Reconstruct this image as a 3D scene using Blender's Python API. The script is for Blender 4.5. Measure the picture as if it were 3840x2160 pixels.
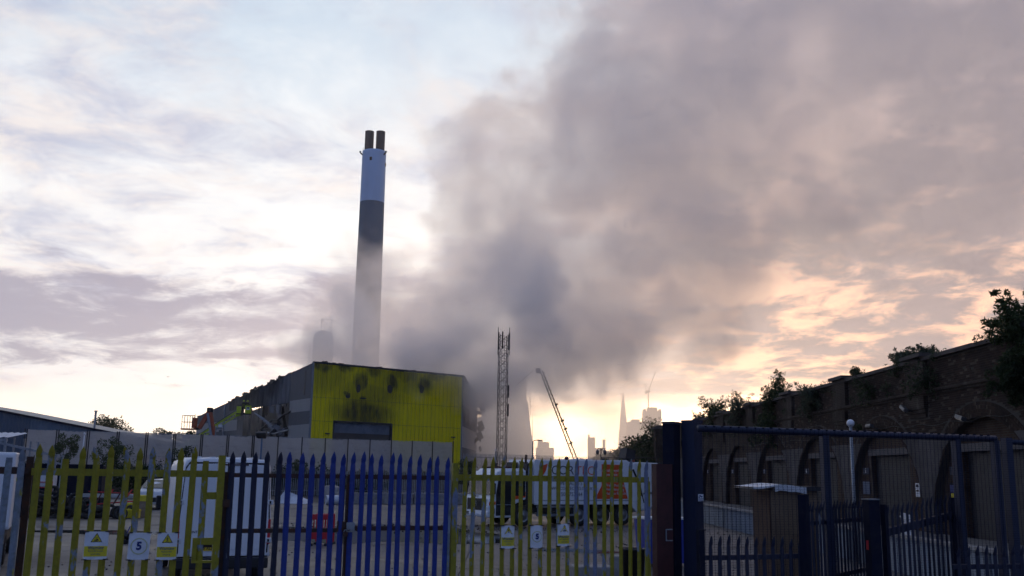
import bpy, math, random
from mathutils import Vector, Matrix
random.seed(7)
R_ = math.radians
for o in list(bpy.data.objects): bpy.data.objects.remove(o)
scene = bpy.context.scene
COL = scene.collection

# ------------------------------------------------------------------ camera
cam_d = bpy.data.cameras.new('camera'); cam = bpy.data.objects.new('camera', cam_d); COL.objects.link(cam)
cam_d.sensor_width = 36.0; cam_d.lens = 36.0*3640/3840; cam_d.clip_start = 0.1; cam_d.clip_end = 20000
_p, _r = math.atan(692/3640), 0.016
_F = Vector((0, math.cos(_p), math.sin(_p))); _U0 = Vector((0, -math.sin(_p), math.cos(_p))); _R0 = Vector((1, 0, 0))
_R = _R0*math.cos(_r)+_U0*math.sin(_r); _U = _U0*math.cos(_r)-_R0*math.sin(_r)
cam.matrix_world = Matrix(((_R.x, _U.x, -_F.x, 0), (_R.y, _U.y, -_F.y, 0), (_R.z, _U.z, -_F.z, 2.5), (0, 0, 0, 1)))
cam_d.dof.use_dof = True; cam_d.dof.focus_distance = 110; cam_d.dof.aperture_fstop = 4.0
scene.camera = cam

# ------------------------------------------------------------------ node helpers
class NT:
    """terse node building: sockets in, sockets out"""
    def __init__(s, tree): s.t = tree; s.t.nodes.clear()
    def n(s, typ, ins=None, out=0, **props):
        nd = s.t.nodes.new(typ)
        for k, v in props.items(): setattr(nd, k, v)
        for k, v in (ins or {}).items():
            sk = nd.inputs[k]
            if isinstance(v, bpy.types.NodeSocket): s.t.links.new(v, sk)
            else: sk.default_value = v
        return nd.outputs[out] if out is not None else nd
    def m(s, op, a, b=0.0, c=0.0, clamp=False):
        return s.n('ShaderNodeMath', {0: a, 1: b, 2: c}, operation=op, use_clamp=clamp)
    def v(s, op, a, b=(0, 0, 0), out=0):
        ins = {0: a, 1: b}
        return s.n('ShaderNodeVectorMath', ins, out, operation=op)
    def scale(s, a, f):
        return s.n('ShaderNodeVectorMath', {0: a, 3: f}, 0, operation='SCALE')
    def noise(s, vec, scale, detail=4, rough=.55, dist=0.0, out=0):
        return s.n('ShaderNodeTexNoise', {'Vector': vec, 'Scale': scale, 'Detail': detail, 'Roughness': rough, 'Distortion': dist}, out)
    def ss(s, x, a, b, lo=0.0, hi=1.0):
        return s.n('ShaderNodeMapRange', {0: x, 1: a, 2: b, 3: lo, 4: hi}, interpolation_type='SMOOTHSTEP')
    def lin(s, x, a, b, lo=0.0, hi=1.0):
        return s.n('ShaderNodeMapRange', {0: x, 1: a, 2: b, 3: lo, 4: hi})
    def mix(s, f, a, b, mode='MIX'):
        nd = s.t.nodes.new('ShaderNodeMix'); nd.data_type = 'RGBA'; nd.blend_type = mode; nd.clamp_factor = True
        for k, v in ((0, f), (6, a), (7, b)):
            if isinstance(v, bpy.types.NodeSocket): s.t.links.new(v, nd.inputs[k])
            else: nd.inputs[k].default_value = v if k == 0 or len(v) == 4 else (*v, 1)
        return nd.outputs[2]
    def xyz(s, x=0., y=0., z=0.): return s.n('ShaderNodeCombineXYZ', {0: x, 1: y, 2: z})
    def sep(s, v): nd = s.n('ShaderNodeSeparateXYZ', {0: v}, None); return nd.outputs[0], nd.outputs[1], nd.outputs[2]

# ------------------------------------------------------------------ world: evening sky with broken cloud, heavier to the right
SUN_AZ, SUN_EL = R_(2.6), R_(4.0)          # azimuth clockwise from +Y
world = bpy.data.worlds.new('World'); scene.world = world; world.use_nodes = True
def build_world():
    g = NT(world.node_tree)
    d = g.v('NORMALIZE', g.n('ShaderNodeTexCoord', out=0))
    x, y, z = g.sep(d)
    sky = g.n('ShaderNodeTexSky', {'Vector': d}, sky_type='NISHITA', sun_disc=False, sun_elevation=SUN_EL, sun_rotation=SUN_AZ,
              altitude=30, air_density=1.0, dust_density=1.6, ozone_density=1.4)
    az = g.m('ARCTAN2', x, y); zz = g.m('MAXIMUM', z, 0.0)
    k = g.m('ADD', zz, 0.16)
    P = g.xyz(g.m('DIVIDE', x, k), g.m('DIVIDE', y, k), 0.0)
    warp = g.v('SUBTRACT', g.noise(P, 1.1, 3, out=1), (.5, .5, .5))
    P2 = g.v('ADD', P, g.scale(warp, 0.5))
    n1 = g.noise(P2, 1.35, 11, .60)             # banks
    n2 = g.noise(g.v('ADD', P2, (7.3, 2.1, 0)), 4.6, 9, .62)     # streaks
    # cloud cover grows towards the right, where the smoke has spread into the cloud base
    n3 = g.noise(g.v('ADD', P2, (3.1, 9.4, 0)), 2.9, 10, .64)
    cover = g.ss(g.m('ADD', az, g.m('MULTIPLY', g.m('SUBTRACT', n3, .5), .40)), -.02, .20)
    low = g.ss(g.m('ADD', z, g.m('MULTIPLY', g.m('SUBTRACT', n2, .5), .03)), .045, .086)
    mixn = g.m('ADD', g.m('MULTIPLY', n1, .72), g.m('MULTIPLY', n3, .28))
    thin = g.ss(mixn, .44, .60)
    heavy = g.ss(g.m('ADD', g.m('MULTIPLY', n1, .45), g.m('MULTIPLY', n2, .55)), .42, .54)
    # a bank lying low on the left
    bel = g.m('SUBTRACT', z, g.m('ADD', .140, g.m('MULTIPLY', g.m('SUBTRACT', n3, .5), .20)))
    bank = g.m('MULTIPLY', g.ss(g.m('ABSOLUTE', bel), .012, .058, 1., 0.), g.ss(az, .0, -.13))
    bank = g.m('MULTIPLY', bank, g.ss(n1, .30, .48))
    # colours: front sky is washed out with sunset light, the rear is blue dusk
    front = g.ss(y, -.1, .85)
    sun_v = (math.sin(SUN_AZ)*math.cos(SUN_EL), math.cos(SUN_AZ)*math.cos(SUN_EL), math.sin(SUN_EL))
    sd = g.v('DOT_PRODUCT', d, sun_v, 1)
    glow = g.ss(sd, .93, .999)
    base = g.scale(sky, SKY_K)
    clear = g.mix(front, base, g.mix(.70, base, (.80, .96, 1.14)))
    veil = g.mix(g.m('MULTIPLY', g.ss(g.m('ADD', z, g.m('MULTIPLY', g.m('SUBTRACT', n3, .5), .5)), .50, .12), front), clear, (1.14, 1.12, 1.10))
    grey_l = g.mix(g.ss(n2, .35, .65), (.50, .52, .68), (.98, .88, .84))
    col_l = g.mix(g.m('MULTIPLY', thin, .80), veil, grey_l)
    grey_r = g.mix(g.ss(n1, .35, .65), (.34, .275, .285), (.49, .395, .395))
    grey_r = g.mix(g.ss(z, .12, .50), grey_r, (.27, .25, .29))
    peach = (1.40, .84, .56)
    gap = g.mix(g.ss(z, .42, .1), (.80, .64, .62), peach)
    col_r = g.mix(heavy, gap, grey_r)
    col = g.mix(cover, col_l, col_r)
    col = g.mix(g.m('MULTIPLY', bank, .92), col, (.37, .35, .46))
    hor = g.mix(glow, (1.6, 1.40, 1.18), (11., 7.2, 4.2))
    col = g.mix(g.m('MULTIPLY', g.m('SUBTRACT', 1., low), front), col, hor)
    # away from the sunset: dim blue dusk with grey cloud
    rear = g.mix(g.m('MULTIPLY', thin, .5), REAR, tuple(.5*k+.09 for k in REAR))
    col = g.mix(front, rear, col)
    bg = g.n('ShaderNodeBackground', {0: col, 1: 1.0})
    g.n('ShaderNodeOutputWorld', {0: bg}, None)
SKY_K = 0.12
REAR = (.150, .222, .45)
build_world()

# ------------------------------------------------------------------ sun (low, veiled by cloud and smoke), exposure
sun_d = bpy.data.lights.new('sun', 'SUN'); sun_d.energy = 0.8; sun_d.angle = R_(8); sun_d.color = (1.0, .70, .45)
sun = bpy.data.objects.new('sun', sun_d); COL.objects.link(sun)
sun.rotation_euler = (R_(90)-SUN_EL, 0, math.pi-SUN_AZ)
vs = scene.view_settings; vs.view_transform = 'Standard'; vs.look = 'None'; vs.exposure = 0.0; vs.gamma = 1.0; vs.use_curve_mapping = False
scene.render.engine = 'CYCLES'
cy = scene.cycles
cy.use_denoising = True; cy.max_bounces = 12; cy.diffuse_bounces = 3; cy.glossy_bounces = 3; cy.transmission_bounces = 4
cy.transparent_max_bounces = 24; cy.volume_bounces = 7; cy.volume_step_rate = 1.6; cy.volume_max_steps = 256
cy.use_adaptive_sampling = True; cy.adaptive_threshold = 0.03; cy.sample_clamp_indirect = 6

# ------------------------------------------------------------------ mesh helpers
class MB:
    """collects shapes into one mesh; build() links it as one object"""
    def __init__(s): s.v = []; s.f = []; s.mi = []; s.m = 0
    def poly(s, pts):
        b = len(s.v); s.v += [tuple(p) for p in pts]; s.f.append(tuple(range(b, b+len(pts)))); s.mi.append(s.m); return s
    def raw(s, vs_, fs_):
        b = len(s.v); s.v += [tuple(p) for p in vs_]; s.f += [tuple(i+b for i in f) for f in fs_]; s.mi += [s.m]*len(fs_); return s
    def box(s, c, d, rz=0.0, ry=0.0, rx=0.0):
        hx, hy, hz = d[0]/2, d[1]/2, d[2]/2
        pts = [Vector((a, b, e)) for e in (-hz, hz) for b in (-hy, hy) for a in (-hx, hx)]
        if rz or ry or rx:
            M = Matrix.Rotation(rz, 3, 'Z') @ Matrix.Rotation(ry, 3, 'Y') @ Matrix.Rotation(rx, 3, 'X'); pts = [M @ p for p in pts]
        c = Vector(c)
        return s.raw([p+c for p in pts], [(0, 2, 3, 1), (4, 5, 7, 6), (0, 1, 5, 4), (1, 3, 7, 5), (3, 2, 6, 7), (2, 0, 4, 6)])
    def b(s, x0, x1, y0, y1, z0, z1): return s.box(((x0+x1)/2, (y0+y1)/2, (z0+z1)/2), (x1-x0, y1-y0, z1-z0))
    def bar(s, a, b_, w, h=None, up=(0, 0, 1)):
        a, b_ = Vector(a), Vector(b_); d = (b_-a); L = d.length
        if L < 1e-6: return s
        d /= L; u = Vector(up)
        if abs(d.dot(u)) > .98: u = Vector((1, 0, 0)) if abs(d.x) < .9 else Vector((0, 1, 0))
        r = d.cross(u).normalized(); u = r.cross(d); h = h or w
        P = [q+r*i*w/2+u*j*h/2 for q in (a, b_) for i, j in ((-1, -1), (1, -1), (1, 1), (-1, 1))]
        return s.raw(P, [(0, 3, 2, 1), (4, 5, 6, 7), (0, 1, 5, 4), (1, 2, 6, 5), (2, 3, 7, 6), (3, 0, 4, 7)])
    def tube(s, pts, r, seg=8, cap=True):
        pts = [Vector(p) for p in pts]; n = len(pts); rr = r if isinstance(r, (list, tuple)) else [r]*n
        rings = []; prev = None
        for i, p in enumerate(pts):
            d = (pts[min(i+1, n-1)]-pts[max(i-1, 0)]).normalized()
            u = Vector((0, 0, 1)) if abs(d.z) < .95 else Vector((1, 0, 0))
            if prev is not None:
                u = prev
            a = d.cross(u)
            if a.length < 1e-5: a = d.cross(Vector((0, 1, 0)))
            a.normalize(); b_ = a.cross(d).normalized(); prev = b_
            rings.append([p+(a*math.cos(2*math.pi*k/seg)+b_*math.sin(2*math.pi*k/seg))*rr[i] for k in range(seg)])
        vv = [q for rg in rings for q in rg]; ff = []
        for i in range(n-1):
            for k in range(seg):
                k2 = (k+1) % seg; ff.append((i*seg+k, i*seg+k2, (i+1)*seg+k2, (i+1)*seg+k))
        if cap: ff += [tuple(range(seg-1, -1, -1)), tuple(range((n-1)*seg, n*seg))]
        return s.raw(vv, ff)
    def lathe(s, prof, c=(0, 0, 0), seg=24, axis='Z'):
        c = Vector(c); vv = []; n = len(prof)
        for r, h in prof:
            for k in range(seg):
                a = 2*math.pi*k/seg
                q = {'Z': Vector((r*math.cos(a), r*math.sin(a), h)), 'Y': Vector((r*math.cos(a), h, r*math.sin(a))), 'X': Vector((h, r*math.cos(a), r*math.sin(a)))}[axis]
                vv.append(c+q)
        ff = [(i*seg+k, i*seg+(k+1) % seg, (i+1)*seg+(k+1) % seg, (i+1)*seg+k) for i in range(n-1) for k in range(seg)]
        return s.raw(vv, ff)
    def prism(s, prof, axis, a, b_):
        """extrude closed 2-D outline along an axis: prof in the other two axes (cyclic order kept)"""
        def P(u, v, t): return {'X': (t, u, v), 'Y': (u, t, v), 'Z': (u, v, t)}[axis]
        n = len(prof); vv = [P(u, v, a) for u, v in prof]+[P(u, v, b_) for u, v in prof]
        ff = [(i, (i+1) % n, n+(i+1) % n, n+i) for i in range(n)]+[tuple(range(n-1, -1, -1)), tuple(range(n, 2*n))]
        return s.raw(vv, ff)
    def mesh(s, name, mats, smooth=False):
        me = bpy.data.meshes.new(name); me.from_pydata([tuple(p) for p in s.v], [], s.f)
        for m_ in (mats if isinstance(mats, (list, tuple)) else [mats]): me.materials.append(m_)
        if any(s.mi): me.polygons.foreach_set('material_index', s.mi)
        if smooth: me.polygons.foreach_set('use_smooth', [True]*len(me.polygons))
        me.update(); return me
    def build(s, name, mats, parent=None, loc=(0, 0, 0), rz=0.0, smooth=False, bevel=0.0, label=None, fix=False):
        me = s.mesh(name, mats, smooth)
        if fix or bevel:
            import bmesh
            bm = bmesh.new(); bm.from_mesh(me)
            if bevel:
                bmesh.ops.remove_doubles(bm, verts=bm.verts, dist=1e-4)
            bmesh.ops.recalc_face_normals(bm, faces=bm.faces)
            if bevel:
                es = [e for e in bm.edges if len(e.link_faces) == 2 and e.calc_face_angle(0) > .5]
                bmesh.ops.bevel(bm, geom=es, offset=bevel, segments=2, affect='EDGES', profile=.5, clamp_overlap=True)
            bm.to_mesh(me); bm.free()
            if smooth: me.polygons.foreach_set('use_smooth', [True]*len(me.polygons))
        return link(name, me, parent, loc, rz, label)
def link(name, data, parent=None, loc=(0, 0, 0), rz=0.0, label=None):
    o = bpy.data.objects.new(name, data); COL.objects.link(o); o.location = loc; o.rotation_euler = (0, 0, rz)
    if parent is not None: o.parent = parent
    if label: o['label'] = label
    return o
def thing(name, label, cat, loc=(0, 0, 0), rz=0.0, group=None):
    o = bpy.data.objects.new(name, None); COL.objects.link(o); o.location = loc; o.rotation_euler = (0, 0, rz)
    o.empty_display_size = .1
    return tag(o, label, cat, group)
def tag(o, label=None, cat=None, group=None, kind=None):
    if label: o['label'] = label
    if cat: o['category'] = cat
    if group: o['group'] = group
    if kind: o['kind'] = kind
    return o
def copy_tree(root, loc=None, rz=None, label=None):
    r = root.copy(); COL.objects.link(r)
    for ch in list(root.children):
        c = ch.copy(); COL.objects.link(c); c.parent = r
        for g_ in list(ch.children):
            d = g_.copy(); COL.objects.link(d); d.parent = c
    if loc is not None: r.location = loc
    if rz is not None: r.rotation_euler[2] = rz
    if label: r['label'] = label
    return r
def text_mesh(txt, size, mat, name='lettering', parent=None, M=None, align='CENTER', ext=0.001, sx=1.0, bold=0.0):
    """flat lettering turned into a mesh; M places it (text runs along local X, up is local Y)"""
    cu = bpy.data.curves.new(name, 'FONT'); cu.body = txt; cu.size = size; cu.align_x = align; cu.align_y = 'CENTER'; cu.extrude = ext
    cu.offset = bold; cu.resolution_u = 3
    t = bpy.data.objects.new(name, cu); COL.objects.link(t)
    dg = bpy.context.evaluated_depsgraph_get(); me = bpy.data.meshes.new_from_object(t.evaluated_get(dg))
    bpy.data.objects.remove(t); bpy.data.curves.remove(cu)
    me.materials.clear(); me.materials.append(mat)
    me.transform((M or Matrix()) @ Matrix.Diagonal((sx, 1, 1, 1)))
    return link(name, me, parent)
def facing(o, xdir, up=(0, 0, 1)):
    """matrix with local X along xdir, local Y along up, origin o"""
    xd = Vector(xdir).normalized(); u = Vector(up).normalized(); zd = xd.cross(u)
    return Matrix(((xd.x, u.x, zd.x, o[0]), (xd.y, u.y, zd.y, o[1]), (xd.z, u.z, zd.z, o[2]), (0, 0, 0, 1)))

# ------------------------------------------------------------------ materials
MATS = {}
def mat(name, col, rough=.6, metal=0.0, var=.15, scale=3.0, bump=0.0, bscale=None, grime=0.0, gcol=(.05, .045, .04), spec=.5, streak=False, two=None, twoat=(.55, .6), twoscale=2.0, emis=None, detail=5):
    """procedural surface: base colour with uneven tone, optional second paint layer (flaking), grime and bump"""
    if name in MATS: return MATS[name]
    m_ = bpy.data.materials.new(name); m_.use_nodes = True; g = NT(m_.node_tree)
    oc = g.n('ShaderNodeTexCoord', out=3)
    rnd = g.n('ShaderNodeObjectInfo', out=5)
    P = g.v('ADD', oc, g.xyz(g.m('MULTIPLY', rnd, 37.), g.m('MULTIPLY', rnd, 91.), g.m('MULTIPLY', rnd, 13.)))
    n1 = g.noise(P, scale, detail, .6)
    c = g.mix(n1, tuple(max(0, k*(1-var*1.6)) for k in col), tuple(min(1, k*(1+var*1.6)) for k in col))
    if two:
        n3 = g.noise(g.v('MULTIPLY', P, (1, 1, .45)), twoscale, 6, .62)
        c = g.mix(g.lin(n3, twoat[0], twoat[1]), c, two)
    rg = rough
    if grime:
        Pg = g.v('MULTIPLY', P, (1, 1, .12)) if streak else P
        n2 = g.noise(Pg, scale*1.7, 7, .65)
        gm = g.m('MULTIPLY', g.ss(n2, .42, .72), grime)
        c = g.mix(gm, c, gcol)
        rg = g.m('ADD', g.m('MULTIPLY', gm, .25), rough)
    ins = {'Base Color': c, 'Roughness': rg, 'Metallic': metal, 'Specular IOR Level': spec}
    if bump:
        nb = g.noise(P, bscale or scale*6, 5, .6)
        ins['Normal'] = g.n('ShaderNodeBump', {'Strength': bump, 'Distance': .02, 'Height': nb})
    if emis: ins['Emission Color'] = (*emis[0], 1); ins['Emission Strength'] = emis[1]
    b_ = g.n('ShaderNodeBsdfPrincipled', ins)
    g.n('ShaderNodeOutputMaterial', {0: b_}, None)
    MATS[name] = m_; return m_
import numpy as np
def soot_paint(name, col, rough, spots, tops=None, var=.10):
    """painted cladding carrying soot marks of its own shape; spots are (x, y, z, rx, rz, strength) in metres on the building"""
    m_ = bpy.data.materials.new(name); m_.use_nodes = True; g = NT(m_.node_tree)
    pos = g.n('ShaderNodeNewGeometry', out=0)
    rnd = g.n('ShaderNodeObjectInfo', out=5)
    n1 = g.noise(g.v('MULTIPLY', pos, (1, 1, .25)), 1.3, 6, .6)
    nw = g.v('SUBTRACT', g.noise(pos, .5, 4, .6, out=1), (.5, .5, .5))
    wp = g.v('ADD', pos, g.scale(nw, 2.2))
    c = g.mix(n1, tuple(k*(1-var) for k in col), tuple(k*(1+var) for k in col))
    c = g.mix(g.m('MULTIPLY', rnd, .22), c, tuple(k*.72 for k in col))
    acc = None
    for (x, y, z, rx, rz, s) in spots:
        d = g.v('MULTIPLY', g.v('SUBTRACT', wp, (x, y, z)), (1/rx, 1/rx, 1/rz))
        f = g.m('MULTIPLY', g.ss(g.v('LENGTH', d, out=1), .25, 1.0, 1., 0.), s)
        acc = f if acc is None else g.m('MAXIMUM', acc, f)
    if tops:
        x, y, z = g.sep(wp)
        f = g.m('MULTIPLY', g.ss(z, tops[0], tops[1]), g.ss(g.noise(pos, .22, 4, .6), .42, .62)); acc = f if acc is None else g.m('MAXIMUM', acc, f)
    if acc is not None:
        acc = g.m('MULTIPLY', acc, g.lin(g.noise(g.v('MULTIPLY', pos, (1, 1, .3)), 1.1, 6, .65), .3, .6, .65, 1.0))
        c = g.mix(acc, c, (.018, .017, .016))
    st = g.ss(g.noise(g.v('MULTIPLY', pos, (1, 1, .07)), 2.2, 6, .6), .5, .8)
    c = g.mix(g.m('MULTIPLY', st, .25), c, (.06, .055, .03))
    b_ = g.n('ShaderNodeBsdfPrincipled', {'Base Color': c, 'Roughness': rough, 'Specular IOR Level': .35})
    g.n('ShaderNodeOutputMaterial', {0: b_}, None); return m_
def brick_mat(name, c1, c2, mortar, rough=.9):
    """brick colour by position for wall faces in the Y-Z plane (mortar bed behind modelled bricks, coursed brick far off)"""
    m_ = bpy.data.materials.new(name); m_.use_nodes = True; g = NT(m_.node_tree)
    pos = g.n('ShaderNodeNewGeometry', out=0); x, y, z = g.sep(pos)
    uv = g.xyz(g.m('ADD', y, x), z, 0.0)
    b_ = g.n('ShaderNodeTexBrick', {'Vector': uv, 'Color1': (*c1, 1), 'Color2': (*c2, 1), 'Mortar': (*mortar, 1), 'Scale': 1.0, 'Mortar Size': .012, 'Mortar Smooth': .2, 'Bias': -.2, 'Brick Width': .23, 'Row Height': .075}, None)
    n = g.noise(pos, .7, 7, .65); n2 = g.noise(g.v('MULTIPLY', pos, (1, 1, .25)), 1.7, 6, .6)
    c = g.mix(g.ss(n, .4, .75), b_.outputs[0], tuple(k*.45 for k in c1))
    c = g.mix(g.m('MULTIPLY', g.ss(n2, .55, .75), .5), c, (.16, .15, .14))
    bp = g.n('ShaderNodeBump', {'Strength': .5, 'Distance': .01, 'Height': g.m('SUBTRACT', 1., b_.outputs[1])})
    p = g.n('ShaderNodeBsdfPrincipled', {'Base Color': c, 'Roughness': rough, 'Normal': bp, 'Specular IOR Level': .2})
    g.n('ShaderNodeOutputMaterial', {0: p}, None); return m_
def leaf_mat(name, col, col2, trans=.35):
    m_ = bpy.data.materials.new(name); m_.use_nodes = True; g = NT(m_.node_tree)
    pos = g.n('ShaderNodeNewGeometry', out=0); rn = g.n('ShaderNodeNewGeometry', out=8)
    n = g.noise(pos, 1.6, 3, .6)
    c = g.mix(g.lin(g.m('ADD', g.m('MULTIPLY', n, .6), g.m('MULTIPLY', rn, .4)), .3, .7), col, col2)
    d = g.n('ShaderNodeBsdfPrincipled', {'Base Color': c, 'Roughness': .55, 'Specular IOR Level': .3})
    t = g.n('ShaderNodeBsdfTranslucent', {'Color': c})
    s = g.n('ShaderNodeMixShader', {0: trans, 1: d, 2: t})
    g.n('ShaderNodeOutputMaterial', {0: s}, None); return m_
def glass_mat(name, col=(.02, .025, .03), rough=.08):
    return mat(name, col, rough, 0, var=.1, spec=.8)
# paints, metals, masonry
M = dict(
    white=mat('white_paint', (.80, .82, .84), .35, var=.05, scale=1.2, grime=.15, gcol=(.35, .33, .30), streak=True),
    truckwhite=mat('truck_white', (.80, .82, .84), .4, var=.06, scale=.8, grime=.25, gcol=(.34, .31, .27), streak=True),
    black=mat('black_plastic', (.018, .018, .02), .6, var=.2),
    rubber=mat('tyre_rubber', (.022, .021, .021), .85, var=.25, scale=6, grime=.4, gcol=(.07, .065, .055)),
    rim=mat('wheel_rim', (.30, .31, .32), .45, .7, var=.2, grime=.5),
    glass=glass_mat('dark_glass'),
    galv=mat('galvanised_steel', (.30, .33, .36), .5, .6, var=.25, scale=5, grime=.4, gcol=(.16, .14, .12)),
    grey=mat('grey_steel', (.22, .235, .25), .55, .3, var=.2, scale=4, grime=.3),
    dark=mat('dark_steel', (.035, .036, .04), .6, .3, var=.3, scale=5, grime=.3, gcol=(.07, .04, .025)),
    rust=mat('rusty_steel', (.055, .03, .022), .8, .1, var=.4, scale=6, grime=.6, gcol=(.12, .045, .02), bump=.3),
    ypaint=mat('flaking_yellow_paint', (.30, .255, .005), .55, var=.16, scale=9, grime=.4, gcol=(.10, .085, .02), two=(.24, .28, .35), twoat=(.575, .60), twoscale=3.6, bump=.15),
    gpaint=mat('bare_galvanised_pale', (.24, .28, .33), .55, .3, var=.25, scale=7, grime=.5, gcol=(.14, .15, .06), two=(.38, .37, .06), twoat=(.66, .69), twoscale=3.5),
    bpaint=mat('blue_pale_paint', (.010, .036, .25), .5, var=.2, scale=8, grime=.35, gcol=(.02, .035, .10), two=(.20, .25, .32), twoat=(.69, .71), twoscale=3.0, bump=.1),
    npaint=mat('navy_pale_paint', (.007, .010, .034), .55, var=.25, scale=8, grime=.3, gcol=(.04, .04, .045), two=(.12, .14, .17), twoat=(.70, .72)),
    navy=mat('navy_paint', (.008, .015, .048), .5, var=.15, scale=4, grime=.25, gcol=(.03, .03, .04)),
    navyd=mat('dark_navy_paint', (.005, .008, .024), .65, var=.2, scale=4, grime=.2, spec=.15),
    shutter=mat('shutter_navy', (.006, .011, .042), .6, .0, var=.15, scale=2, grime=.15, gcol=(.03, .03, .04), streak=True, spec=.08),
    redox=mat('red_oxide_paint', (.055, .009, .009), .6, var=.25, scale=5, grime=.4, gcol=(.03, .012, .01)),
    red=mat('red_plastic', (.55, .02, .03), .45, var=.12, scale=3, grime=.25, gcol=(.16, .05, .04)),
    orange=mat('orange_red_print', (.72, .10, .02), .45, var=.04),
    boom=mat('boom_orange', (.42, .085, .03), .5, var=.15, grime=.3),
    lime=mat('lime_paint', (.50, .62, .02), .45, var=.1, grime=.2, gcol=(.15, .16, .03)),
    ink=mat('dark_print', (.012, .014, .03), .6, var=.0),
    inkblue=mat('blue_print', (.012, .03, .16), .6, var=.0),
    signwhite=mat('sign_white', (.78, .80, .83), .35, var=.10, scale=5, grime=.25, gcol=(.35, .36, .36)),
    signyel=mat('sign_yellow', (.75, .62, .02), .4, var=.08, scale=5, grime=.2, gcol=(.3, .27, .1)),
    platey=mat('plate_yellow', (.72, .50, .02), .35, var=.03),
    concrete=mat('block_concrete', (.30, .285, .27), .9, var=.3, scale=2.5, grime=.5, gcol=(.11, .10, .085), bump=.5, bscale=18),
    ply=mat('plywood', (.20, .135, .08), .75, var=.28, scale=1.6, grime=.45, gcol=(.10, .065, .04), streak=True),
    plyd=mat('plywood_dark', (.065, .032, .018), .75, var=.28, scale=1.6, grime=.45, gcol=(.07, .04, .03), streak=True),
    timber=mat('timber', (.30, .23, .16), .8, var=.3, scale=4, grime=.4),
    sheetw=mat('white_sheet', (.68, .70, .72), .6, var=.08, scale=2, grime=.3, gcol=(.3, .29, .27)),
    bluesheet=mat('blue_plastic', (.015, .035, .30), .45, var=.12, grime=.3, gcol=(.03, .04, .12)),
    stucco=mat('rendered_pier', (.075, .067, .066), .9, var=.5, scale=1.4, grime=.7, gcol=(.045, .038, .034), streak=True, bump=.6, bscale=12),
    lintel=mat('concrete_lintel', (.11, .10, .097), .9, var=.25, scale=2, grime=.4, gcol=(.09, .08, .07), streak=True),
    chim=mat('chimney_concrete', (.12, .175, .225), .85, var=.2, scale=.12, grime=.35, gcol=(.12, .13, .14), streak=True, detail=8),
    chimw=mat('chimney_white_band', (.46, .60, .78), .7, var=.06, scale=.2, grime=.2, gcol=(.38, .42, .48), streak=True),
    flue=mat('rusty_flue', (.075, .058, .055), .8, .2, var=.35, scale=.8, grime=.5, gcol=(.14, .075, .05)),
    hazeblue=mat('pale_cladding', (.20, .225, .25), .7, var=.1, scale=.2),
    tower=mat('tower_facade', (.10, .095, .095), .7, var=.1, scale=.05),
    towerglass=mat('tower_window', (.05, .055, .065), .25, var=.2, scale=.1),
    shardglass=mat('spire_glass', (.17, .19, .21), .25, .2, var=.15, scale=.02),
    lamp=mat('lamp_grey', (.10, .105, .115), .5, .4, var=.1),
    bark=mat('bark', (.06, .045, .035), .9, var=.4, scale=8),
    clad_d=soot_paint('side_cladding_dark', (.13, .135, .145), .5, []),
    clad_l=soot_paint('side_cladding_light', (.40, .38, .35), .55, []),
    clad_burn=soot_paint('burnt_cladding', (.22, .215, .22), .7, [(-38, 146, 12, 12, 7, .96), (-44, 152, 11, 9, 6, .93), (-33, 138, 14, 6, 3, .8)], var=.5),
    leaf=leaf_mat('leaf_green', (.030, .055, .018), (.07, .10, .035)),
    leafd=leaf_mat('leaf_dark', (.018, .035, .014), (.045, .07, .028)),
    leafs=leaf_mat('leaf_silver', (.045, .065, .040), (.10, .12, .075)),
    grass=leaf_mat('dry_grass', (.10, .095, .035), (.19, .16, .07)),
)
# foliage from many leaf-sized faces
def leaves(name, blobs, n, size, m_, parent=None, seed=1, aspect=2.2, droop=.0, kind=None, loc=(0, 0, 0), up=0.0):
    rs = np.random.RandomState(seed)
    w = np.array([b[3]**2*(b[4] if len(b) > 4 else 1) for b in blobs], float); idx = rs.choice(len(blobs), n, p=w/w.sum())
    B = np.array([(b[0], b[1], b[2], b[3], (b[4] if len(b) > 4 else 1.0)) for b in blobs], float)[idx]
    d = rs.normal(size=(n, 3)); d /= np.linalg.norm(d, axis=1)[:, None]
    r = rs.uniform(.35, 1.0, n)**.55*rs.uniform(.82, 1.18, n)
    c = B[:, :3]+d*(r*B[:, 3])[:, None]*np.stack([np.ones(n), np.ones(n), B[:, 4]], 1)
    a = rs.normal(size=(n, 3)); a[:, 2] -= droop; a[:, 2] += up; a += d*.5; a /= np.linalg.norm(a, axis=1)[:, None]
    t = np.cross(a, rs.normal(size=(n, 3))); t /= np.linalg.norm(t, axis=1)[:, None]
    s = size*rs.uniform(.6, 1.35, n)[:, None]; nn = np.cross(a, t)
    V = np.stack([c-a*s*.5, c+t*s*.5/aspect+nn*s*.06, c+a*s*.5-nn*s*.12, c-t*s*.5/aspect+nn*s*.06], 1).reshape(-1, 3)
    me = bpy.data.meshes.new(name); me.vertices.add(4*n); me.vertices.foreach_set('co', V.ravel())
    me.loops.add(4*n); me.loops.foreach_set('vertex_index', np.arange(4*n)); me.polygons.add(n)
    me.polygons.foreach_set('loop_start', np.arange(0, 4*n, 4)); me.materials.append(m_); me.update(calc_edges=True)
    o = link(name, me, parent, loc)
    if kind: o['kind'] = kind
    return o
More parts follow.
